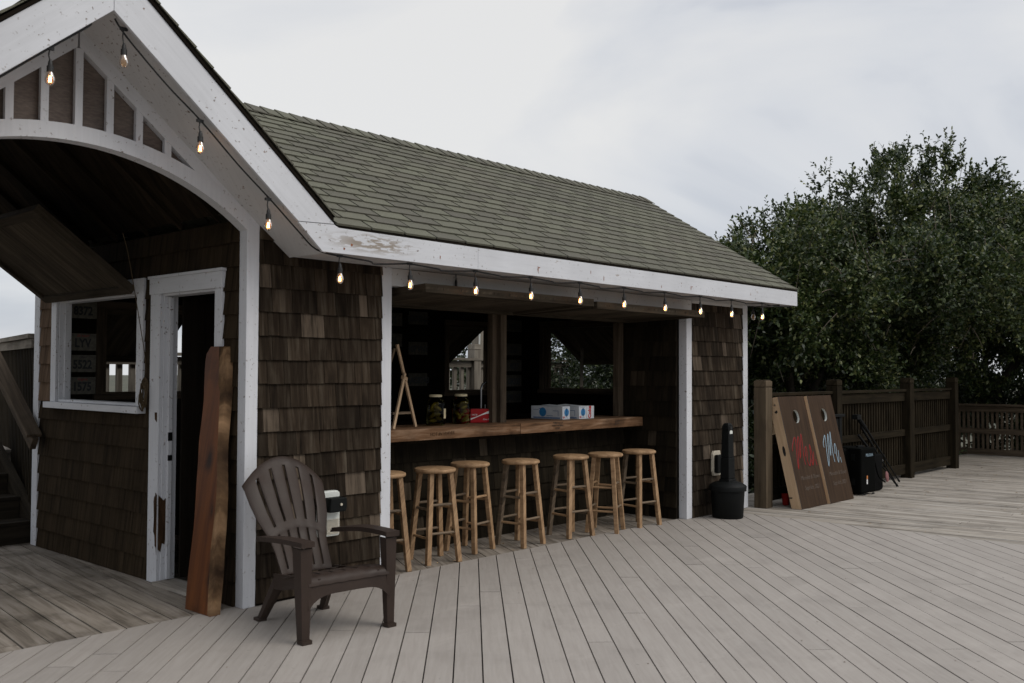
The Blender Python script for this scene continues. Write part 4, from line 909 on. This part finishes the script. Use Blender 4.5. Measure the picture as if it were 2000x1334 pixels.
F2 = root('picket_fence', 'low weathered picket fence across the far right end of the boardwalk', 'fence', (15.75, 0, 0))
for nm, bx in (('top_rail', (-.06, .08, .90, .935)), ('rail', (-.0, .036, .79, .89)), ('rail', (0, .036, .385, .485)), ('rail', (0, .036, .0, .11))):
    g = MB(); g.box(bx[0], bx[1], -4.5, 1.2, bx[2], bx[3]); part(nm, g, M['tanfence'], F2, bevel=.003)
y = 1.15
for k in range(66):
    g = MB(); g.box(.037, .073, y, y + .036, .0, .9); part('picket', g, M['tanfence'], F2); y -= .083
for y in (-1.6, -3.4):
    g = MB(); fpost(g, .04, y, 1.1, .12); part('post', g, M['tanfence'], F2)
# slat fence on the left and stairs
F3 = root('slat_fence', 'tall vertical slat fence beside the wooden stairs', 'fence', (.03, 3.42, 0)); dv = V((.216, .976, 0)); nn = V((.976, -.216, 0))
for k in range(26):
    g = MB(); p = dv * (.03 + k * .088); g.para(p, dv * .045, nn * .03, (0, 0, 1.77)); part('slat', g, M['fence'], F3)
g = MB(); g.para(-nn * .05 + V((0, 0, 1.775)), dv * 2.35, nn * .12, (0, 0, .04)); g.para(-nn * .022 + V((0, 0, 1.69)), dv * 2.35, nn * .02, (0, 0, .08)); part('top_rail', g, M['greyfence'], F3)
S = root('wooden_stairs', 'dark wooden stairs climbing beside the hut to the raised deck', 'stairs', (-.8, 3.4, 0))
for k in range(4):
    g = MB(); g.box(-1.0, .84, .02 + k * .29, .04 + k * .29, -.02, .155 + .183 * k) if k == 0 else g.box(-1.0, .84, .02 + k * .29, .04 + k * .29, .183 * k, .155 + .183 * k); part('riser', g, M['stairs'], S)
    g = MB(); g.box(-1.0, .84, -.0 + k * .29, .145 + k * .29, .156 + .183 * k, .186 + .183 * k); g.box(-1.0, .84, .15 + k * .29, .30 + k * .29, .156 + .183 * k, .186 + .183 * k); part('tread', g, M['stairs'], S, bevel=.004)
g = MB(); g.prism([(.845, .02, -.02), (.845, .02, .26), (.845, 1.25, 1.06), (.845, 1.25, .5)], (.038, 0, 0)); part('stringer', g, M['stairs'], S)
g = MB(); g.beam((.70, -.36, .875), (.70, 1.2, 2.02), .05, .11, (0, 0, 1)); g.beam((.70, -.36, .945), (.70, 1.2, 2.09), .12, .032, (0, 0, 1)); part('handrail', g, M['frame_wood'], S, bevel=.003)
# rear railing
F4 = root('deck_railing', 'grey deck railing with square pickets seen through the rear bar window', 'railing', (0, 4.62, .72))
for nm, bx in (('top_rail', (-.06, .08, .94, .975)), ('rail', (0, .036, .84, .93)), ('rail', (0, .036, .08, .17))):
    g = MB(); g.box(.6, 8.9, bx[0], bx[1], bx[2], bx[3]); part(nm, g, M['greyfence'], F4)
for k in range(58):
    g = MB(); x = .65 + k * .142; g.box(x, x + .06, .037, .075, .05, .93); part('picket', g, M['greyfence'], F4)
for x in (2.2, 4.5, 6.66): g = MB(); fpost(g, x, -.05, 1.18, .14); part('post', g, M['greyfence'], F4)
g = MB(); g.box(6.90, 7.05, 4.72, 4.87, .0, 3.0); part('utility_post', g, M['greyfence'], None, label='tall grey square post rising behind the deck railing in the rear window', cat='post')
g = MB(); g.tube(smoothline([(6.89, 4.70, 2.6), (6.885, 4.69, 2.0), (6.86, 4.68, 1.6), (6.90, 4.68, 1.2)], 5), .012, 8); part('conduit', g, M['white_plastic'], None, True, label='pale bent conduit running down the tall grey post in the rear window', cat='pipe')
F5 = root('deck_railing', 'distant pale rail visible at the far left above the slat fence', 'railing', (-7, 9.4, .72))
g = MB(); g.box(0, 15.5, 0, .14, 1.02, 1.06); part('top_rail', g, M['greyfence'], F5)
g = MB(); g.box(0, 15.5, .05, .08, .90, 1.0); part('rail', g, M['greyfence'], F5)
for k in range(70):
    g = MB(); g.box(.1 + k * .22, .16 + k * .22, .085, .12, .05, 1.0); part('picket', g, M['greyfence'], F5)

# ------------------------------------------------------------------ cases and tripod
r = root('hard_case', 'black hard equipment case standing upright beside the Mr. board', 'case', (8.28, -.50, 0), math.radians(-8))
g = MB(); g.box(0, .34, 0, .40, .02, .575); part('shell', g, M['case'], r, bevel=.02)
g = MB(); g.box(-.004, .344, .17, .185, .03, .57); g.box(-.008, .0, .08, .13, .42, .5); g.box(-.008, .0, .08, .13, .12, .2); part('latch', g, M['black'], r)
g = MB(); g.box(.04, .10, -.004, 0, .0, .02); g.box(.24, .30, -.004, 0, .0, .02); g.box(.1, .24, .1, .13, .575, .60); part('handle', g, M['black'], r, bevel=.004)
txt('PELICAN', .046, (.19, -.0015, .485), (1, 0, 0), (0, 0, 1), M['mr_blue'], r, bold=.001, squeeze=.9)
g = MB(); g.box(.125, .15, -.002, 0, .13, .22); part('sticker', g, M['white_ink'], r); g = MB(); g.box(.125, .15, -.0025, -.001, .19, .235); part('sticker', g, plain('orange_print', (.5, .17, .04), .5, .05, 20, 0), r)
r = root('hard_case', 'black rolling case with raised trolley handle behind the upright case', 'case', (8.20, -.32, 0), math.radians(-8))
g = MB(); g.box(-.10, .25, .26, .50, .03, .56); g.xf(Matrix.Translation((0, -.24, 0))); part('shell', g, M['case'], r, bevel=.02)
g = MB(); g.box(-.06, .0, .12, .15, .56, .95); g.box(.10, .16, .12, .15, .56, .95); g.box(.0, .10, .13, .14, .60, .93); g.box(-.1, .2, .10, .17, .95, .985); part('trolley_handle', g, M['black'], r, bevel=.008)
r = root('equipment_bag', 'soft black equipment bag slumped to the right of the upright case', 'bag', (8.72, -.46, 0))
g = MB(); g.prism([(0, 0, .0), (.30, 0, 0), (.36, 0, .02), (.34, 0, .30), (.36, 0, .42), (.34, 0, .46), (0, 0, .47), (-.04, 0, .2)], (0, .26, 0)); part('bag_body', g, M['blackmat'], r, bevel=.03)
g = MB(); g.tube(smoothline([(.05, -.01, .4), (.1, -.04, .2), (.25, -.05, .12), (.36, -.02, .1)], 5), .010, 6); part('strap', g, M['blackmat'], r, True)
g = MB(); g.lathe([(.0, .0), (.04, .01), (.055, .06), (.05, .11), (.02, .14), (0, .142)], 14); g.xf(Matrix.Translation((.42, -.03, .10)) @ Matrix.Rotation(-.35, 4, 'Y') @ Matrix.Diagonal((.8, .3, 1, 1))); part('round_badge', g, plain('dusty_pink_print', (.24, .10, .10), .6, .2, 20, 0), r, True)
r = root('tripod', 'folded black tripod leaning against the picket fence beside the bags', 'tripod', (9.85, -.42, 0))
for i, (a, b) in enumerate((((-.28, -.03, 0), (-.98, .20, .70)), ((-.16, .02, 0), (-.80, .24, .80)), ((.12, .10, .03), (-.72, .25, .84)))):
    a, b = V(a), V(b); g = MB(); g.tube([a, a.lerp(b, .45)], .009, 8); g.tube([a.lerp(b, .43), a.lerp(b, .75)], .013, 8); g.tube([a.lerp(b, .73), b], .016, 8); lg = part('leg', g, M['black'], r, True)
    g = MB(); g.tube([a.lerp(b, .42), a.lerp(b, .46)], .018, 8); part('clamp', g, M['steel'] if i == 1 else M['black'], lg, True); g = MB(); g.tube([a.lerp(b, -.01), a.lerp(b, .02)], .014, 8); part('foot', g, M['black'], lg, True)
g = MB(); g.tube([(-.72, .22, .78), (-.92, .24, .94)], .03, 10); g.box(-1.0, -.88, .2, .28, .90, .96); part('head', g, M['black'], r)
g = MB(); g.lathe([(.0, .0), (.035, .0), (.048, .12), (.05, .125)], 16, (0, 0, 0), False); g.xf(Matrix.Translation((6.86, -.22, 0))); part('cup', g, M['mrs_red'], None, True, label='small red cup on the boards behind the Mrs. board', cat='cup')

# ------------------------------------------------------------------ debris
g = MB()
for k in range(160):
    if k < 90: x, y = U(8.8, 14.5), U(-1.2, -.15)
    elif k < 120: x, y = U(6.0, 10), U(-2.5, -.4)
    else: x, y = U(1.3, 5.0), U(.12, .7)
    a = U(0, 6.28); s_ = U(.008, .024); h_ = U(.001, .006); c, s2 = math.cos(a) * s_, math.sin(a) * s_
    g.face([(x - c, y - s2, h_), (x + s2 * .4, y - c * .4, h_ + U(0, .008)), (x + c, y + s2, h_), (x - s2 * .4, y + c * .4, h_ + .004)])
part('fallen_leaves', g, M['dry'], None, kind='stuff', label='scattered dry leaves along the foot of the fence and bar', cat='leaves')
# deck screws
g = MB()
for k in range(1500):
    i = random.randint(-50, 50); j = random.randint(-60, 60); off_ = (-2.11 / math.sqrt(2) % .1468) + i * .1468 + random.choice((.03, .117)); t_ = j * .4
    x = t_ * .7071 - off_ * .7071; y = t_ * .7071 + off_ * .7071
    if -3 < x < XE and -7 < y < .05 and R() < .9:
        rr = .0055; g.face([(x + rr * math.cos(a), y + rr * math.sin(a), .0022) for a in [k2 * math.pi / 3 for k2 in range(6)]])
part('deck_screws', g, plain('rusty_screw', (.12, .075, .05), .7, .3, 40, 0), None, kind='structure')

# ------------------------------------------------------------------ trees
rng = np.random.default_rng(5)
def unit(a): return a / np.maximum(np.linalg.norm(a, axis=1, keepdims=True), 1e-9)
def leafmesh(name, B0, D, Nn, Ln, Wd, m, parent):
    n = len(B0); S = unit(np.cross(D, Nn)); Nn = unit(np.cross(S, D)); v = np.empty((n, 6, 3))
    v[:, 0] = B0; v[:, 1] = B0 + D * Ln * .35 + S * Wd - Nn * Wd * .0 + Nn * Wd * .25; v[:, 2] = B0 + D * Ln * .75 + S * Wd * .8 + Nn * Wd * .15; v[:, 3] = B0 + D * Ln - Nn * Ln * .08
    v[:, 4] = B0 + D * Ln * .75 - S * Wd * .8 + Nn * Wd * .15; v[:, 5] = B0 + D * Ln * .35 - S * Wd + Nn * Wd * .25
    me = bpy.data.meshes.new(name); me.vertices.add(n * 6); me.vertices.foreach_set('co', v.ravel())
    me.loops.add(n * 6); me.loops.foreach_set('vertex_index', np.arange(n * 6)); me.polygons.add(n); me.polygons.foreach_set('loop_start', np.arange(n) * 6); me.polygons.foreach_set('loop_total', np.full(n, 6))
    me.materials.append(m); me.update(calc_edges=True); me.validate(); o = bpy.data.objects.new(name, me); COL.objects.link(o); o.parent = parent; return o
def tree(name, label, cat, base, lumps, dens, leaf, m, trunks, shoots=60, group=None, tl=(.16, .38), per=13, inner=.25, sky=None):
    r = root(name, label, cat, base, 0, group); b = np.array(base); B0 = []; D = []; N_ = []; L = []
    tw = MB()
    for (cx, cy, cz, rr) in lumps:
        c = np.array((cx, cy, cz)); n = int(dens * rr * rr); ncl = max(8, int(26 * rr * rr)); dc = unit(rng.normal(size=(ncl, 3))); dc[:, 2] = np.where(dc[:, 2] < -.3, dc[:, 2] * .4, dc[:, 2]); ci = rng.integers(0, ncl, n)
        d = unit(unit(dc)[ci] + rng.normal(size=(n, 3)) * .13 / rr); lift = rng.uniform(-.10, .12, ncl)[ci]
        # low-frequency bulge so the outline is uneven
        ph = rng.uniform(0, 6, 3); bul = 1 + .14 * np.sin(d[:, 0] * 5 + ph[0]) * np.sin(d[:, 2] * 5 + ph[1]) + .08 * np.sin(d[:, 1] * 9 + ph[2] + d[:, 0] * 7)
        ins = rng.random(n) < inner; rad = rr * bul * np.where(ins, rng.uniform(.45, .85, n), rng.uniform(.86, 1.0, n)) + np.where(ins, 0, lift)
        p = c + d * rad[:, None]; dr = unit(d * .7 + rng.normal(size=(n, 3)) * .55 + np.array((0, 0, .35))); tlen = rng.uniform(tl[0], tl[1], n)
        for k in range(per):
            f = (k + .6) / per; q = p + dr * (tlen * f)[:, None]; side = unit(rng.normal(size=(n, 3)) * .62 + dr * .8)
            B0.append(q); D.append(side); N_.append(unit(rng.normal(size=(n, 3)) * .7 + np.array((0, -.25, .8)))); L.append(leaf * rng.uniform(.6, 1.2, n))
    ls = np.array(lumps); tot = 0
    while tot < shoots:
        i = rng.integers(len(ls)); c = ls[i, :3]; rr = ls[i, 3]; d = rng.normal(size=3); d[2] = abs(d[2]) * 1.1 + .15; d /= np.linalg.norm(d); p = c + d * rr * .95
        if any(np.linalg.norm(p - l[:3]) < l[3] * .9 for j, l in enumerate(ls) if j != i): 
            if rng.random() < .85: continue
        tot += 1; ln = rng.uniform(.25, .75); dr = d * .6 + rng.normal(size=3) * .3 + np.array((0, 0, .5)); dr /= np.linalg.norm(dr); bend = rng.normal(size=3) * .25
        P = [p + dr * ln * t_ + bend * ln * t_ * t_ for t_ in np.linspace(0, 1, 6)]; tw.tube([V(q - b) for q in P], [.007, .006, .005, .004, .003, .002], 4, False)
        if rng.random() < .75:
            n = int(ln * 45); ts = rng.uniform(.15, 1, n); q = np.array([p + dr * ln * t_ + bend * ln * t_ * t_ for t_ in ts]); B0.append(q); D.append(unit(rng.normal(size=(n, 3)) + dr * .8)); N_.append(unit(rng.normal(size=(n, 3)) * .7 + np.array((0, 0, .7)))); L.append(leaf * rng.uniform(.5, 1.0, n))
    B0 = np.concatenate(B0) - b; D = np.concatenate(D); N_ = np.concatenate(N_); L = np.concatenate(L)[:, None]
    leafmesh('crown', B0, D, N_, L, L * .25, m, r)
    # interior twigs showing pale
    for k in range(int(len(lumps) * 10)):
        l = ls[rng.integers(len(ls))]; d = unit(rng.normal(size=(1, 3)))[0]; p = l[:3] + d * l[3] * rng.uniform(.7, 1.0); dr = rng.normal(size=3) * .5 + np.array((0, 0, -.3)); ln = rng.uniform(.2, .5)
        tw.tube([V(p - b), V(p - b + dr * ln * .5), V(p - b + dr * ln + np.array((0, 0, -.1 * ln)))], [.006, .005, .003], 4, False)
    part('branches', tw, M['twig'], r, kind='stuff')
    g = MB()
    for T in trunks: g.tube([V(q) - V(base) for q in smoothline([p[:3] for p in T], 4)], [T[0][3] + (T[-1][3] - T[0][3]) * i / (4 * (len(T) - 1)) for i in range(4 * (len(T) - 1) + 1)], 9)
    part('trunk', g, M['trunk'], r, True); return r
gz = -.75
A = [(10.66, 1.6, 2.75, 1.05), (9.95, 1.75, 2.85, .62), (12.1, 1.5, 3.05, 1.05), (13.6, 1.5, 3.85, 1.30), (11.1, 1.3, 1.85, .95), (9.5, 1.55, 2.05, .7), (13.0, 1.25, 2.3, 1.15), (12.0, 2.6, 2.4, 1.5), (14.2, 2.6, 2.9, 1.6), (10.6, 2.9, 2.0, 1.2), (12.5, 1.7, 1.5, .8), (14.3, 1.7, 1.6, .9), (11.6, .55, 2.35, .8), (13.4, .2, 2.6, 1.0), (14.9, .0, 2.8, 1.05), (10.3, .8, 2.3, .65), (12.3, -.4, 3.1, .8), (13.8, -.7, 3.5, .95), (15.2, -1.2, 3.4, 1.0), (11.1, .1, 2.75, .6)]
tree('live_oak', 'broad dark green live oak spreading behind the picket fence', 'tree', (12.0, 2.2, gz), A, 800, .072, M['leaf'],
     [[(12, 2.2, gz, .16), (12.1, 2.1, .6, .12), (12.5, 1.9, 1.8, .08), (13.4, 1.7, 3.2, .04)], [(12, 2.2, .3, .1), (11.4, 2.0, 1.4, .07), (10.7, 1.8, 2.6, .04)], [(12.1, 2.1, .7, .09), (12.0, 1.9, 2.0, .06), (12.1, 1.7, 3.1, .03)]], 90)
Cc = [(16.3, 1.4, 4.6, 1.35), (17.2, .9, 4.2, 1.15), (15.3, 1.7, 3.7, 1.15), (18.6, .5, 3.3, 1.6), (17.0, 1.0, 2.5, 1.4), (18.0, -.9, 2.8, 1.4), (17.9, .3, 1.4, 1.1), (18.6, .3, 4.0, 1.25), (19.5, .6, 1.2, 1.5), (21, -.5, 1.6, 1.8), (21, -.8, 3.4, 1.6), (16.2, -.6, 3.3, 1.1), (19.5, -1.6, 4.0, 1.5), (16.9, 2.6, 2.8, 1.6), (18.2, -1.6, 1.2, 1.2), (19.5, -3.4, 2.6, 1.7)]
tree('live_oak', 'tallest live oak crown at the right edge, beyond the low fence', 'tree', (17.6, .9, gz), Cc, 680, .078, M['leaf'],
     [[(17.6, .9, gz, .18), (17.5, .9, .8, .13), (17.0, 1.1, 2.4, .08), (16.5, 1.3, 3.8, .04)], [(17.5, .9, .6, .11), (18.2, .2, 2.0, .07), (19, -.8, 3.2, .04)]], 100)
Ee = [(8.6, 3.6, 1.3, 1.0), (9.0, 2.6, .9, .8), (9.2, 4.6, 1.9, 1.2), (8.6, 4.9, .9, .9), (9.9, 3.4, 1.9, 1.0), (9.0, 1.9, .3, .6)]
tree('leafy_shrub', 'dense leafy shrub just outside the right hand bar window', 'shrub', (9.0, 3.3, gz), Ee, 850, .055, M['leaf2'], [[(9, 3.3, gz, .08), (9, 3.3, .4, .05), (9.1, 3.6, 1.5, .03)]], 20)
Hh = [(10.5, 10.6, 1.6, 1.5), (12.5, 10.0, 1.8, 1.5), (8.3, 11.5, 1.5, 1.3), (14.5, 8.5, 1.8, 1.6)]
tree('leafy_shrub', 'bushy greenery beyond the deck railing seen through the middle bar window', 'shrub', (10.8, 10.5, gz), Hh, 200, .09, M['leaf2'], [[(10.8, 10.5, gz, .1), (10.8, 10.5, 1.0, .06)]], 10)
# low dark undergrowth behind the fences
u = [(x, 1.75 + .35 * math.sin(x * 2.1), .1 + .15 * math.sin(x * 3), .85) for x in np.arange(7.6, 15.5, .85)] + [(17.6, y, .2, .9) for y in np.arange(-5.5, 1.5, .9)]
tree('undergrowth', 'low dark undergrowth filling the ground behind both picket fences', 'shrub', (12, 1.2, gz), u, 420, .085, M['leaf2'], [[(12, 1.2, gz, .05), (12, 1.2, 0, .03)]], 10)
u = [(x, 4.6 + .6 * math.sin(x), 1.0 + .3 * math.sin(x * 1.7), 1.4) for x in np.arange(10.5, 26, 1.5)]
tree('hedge', 'shaded mass of shrubs deep behind the live oaks', 'shrub', (14, 4.8, gz), u, 380, .11, M['leaf2'], [[(14, 4.8, gz, .08), (14, 4.8, .6, .04)]], 5)

# ------------------------------------------------------------------ camera, light, world
cam = bpy.data.cameras.new('camera'); co = bpy.data.objects.new('camera', cam); COL.objects.link(co); sc.camera = co
Rm = Matrix(((0.67624187, -0.02575416, -0.73622935), (-0.73666757, -0.01791507, -0.67601770), (0.00422067, 0.99950777, -0.03108718))).to_4x4()
Rm.translation = V((-3.3673934, -5.3794285, 1.5)); co.matrix_world = Rm
cam.sensor_width = 36; cam.lens = 1886.73 / 2000 * 36; cam.clip_end = 2000; cam.clip_start = .05
cam.dof.use_dof = True; cam.dof.focus_distance = 9.5; cam.dof.aperture_fstop = 4.5
sd = V((.30, -.80, .85)).normalized()
L = bpy.data.lights.new('sun', 'SUN'); L.energy = 1.0; L.angle = math.radians(35); L.color = (1, .94, .86); lo = bpy.data.objects.new('sun', L); COL.objects.link(lo); lo.rotation_euler = sd.to_track_quat('Z', 'Y').to_euler(); lo.location = (0, -10, 12)
w = bpy.data.worlds.new('World'); sc.world = w; w.use_nodes = True; nt = w.node_tree; nt.nodes.clear()
n = lambda k: nt.nodes.new(k); lk = nt.links.new
out = n('ShaderNodeOutputWorld'); sky = n('ShaderNodeTexSky'); sky.sky_type = 'NISHITA'; sky.sun_disc = False; sky.sun_elevation = math.asin(sd.z); sky.sun_rotation = math.atan2(sd.x, sd.y)
b1 = n('ShaderNodeBackground'); b1.inputs[1].default_value = .10; lk(sky.outputs[0], b1.inputs[0])
tc = n('ShaderNodeTexCoord'); mp = n('ShaderNodeMapping'); mp.inputs['Scale'].default_value = (1.0, 1.0, 2.3); mp.inputs['Location'].default_value = (1.1, 2.7, .9); lk(tc.outputs['Generated'], mp.inputs[0])
nz = n('ShaderNodeTexNoise'); nz.inputs['Scale'].default_value = 1.9; nz.inputs['Detail'].default_value = 6; nz.inputs['Roughness'].default_value = .5; nz.inputs['Distortion'].default_value = .5; lk(mp.outputs[0], nz.inputs[0])
rp = n('ShaderNodeValToRGB'); e = rp.color_ramp.elements; e[0].position = .39; e[0].color = (.50, .54, .62, 1); e[1].position = .63; e[1].color = (.87, .865, .855, 1); k_ = e.new(.50); k_.color = (.74, .757, .79, 1)
lk(nz.outputs[0], rp.inputs[0]); b2 = n('ShaderNodeBackground')
sx = n('ShaderNodeSeparateXYZ'); lk(tc.outputs['Generated'], sx.inputs[0]); mr = n('ShaderNodeMapRange'); mr.interpolation_type = 'SMOOTHSTEP'; lk(sx.outputs['Z'], mr.inputs[0])   # overcast sky: brighter towards the zenith
for i_, x_ in enumerate((.38, 1.0, .665, 1.30)): mr.inputs[i_ + 1].default_value = x_
lk(mr.outputs[0], b2.inputs[1]); lk(rp.outputs[0], b2.inputs[0])
mx = n('ShaderNodeMixShader'); mx.inputs[0].default_value = .93; lk(b1.outputs[0], mx.inputs[1]); lk(b2.outputs[0], mx.inputs[2]); lk(mx.outputs[0], out.inputs[0])
vs_ = sc.view_settings; vs_.view_transform = 'Standard'; vs_.look = 'None'; vs_.exposure = 0.5; vs_.gamma = 1; vs_.use_curve_mapping = False
sc.cycles.max_bounces = 6; sc.cycles.transparent_max_bounces = 8
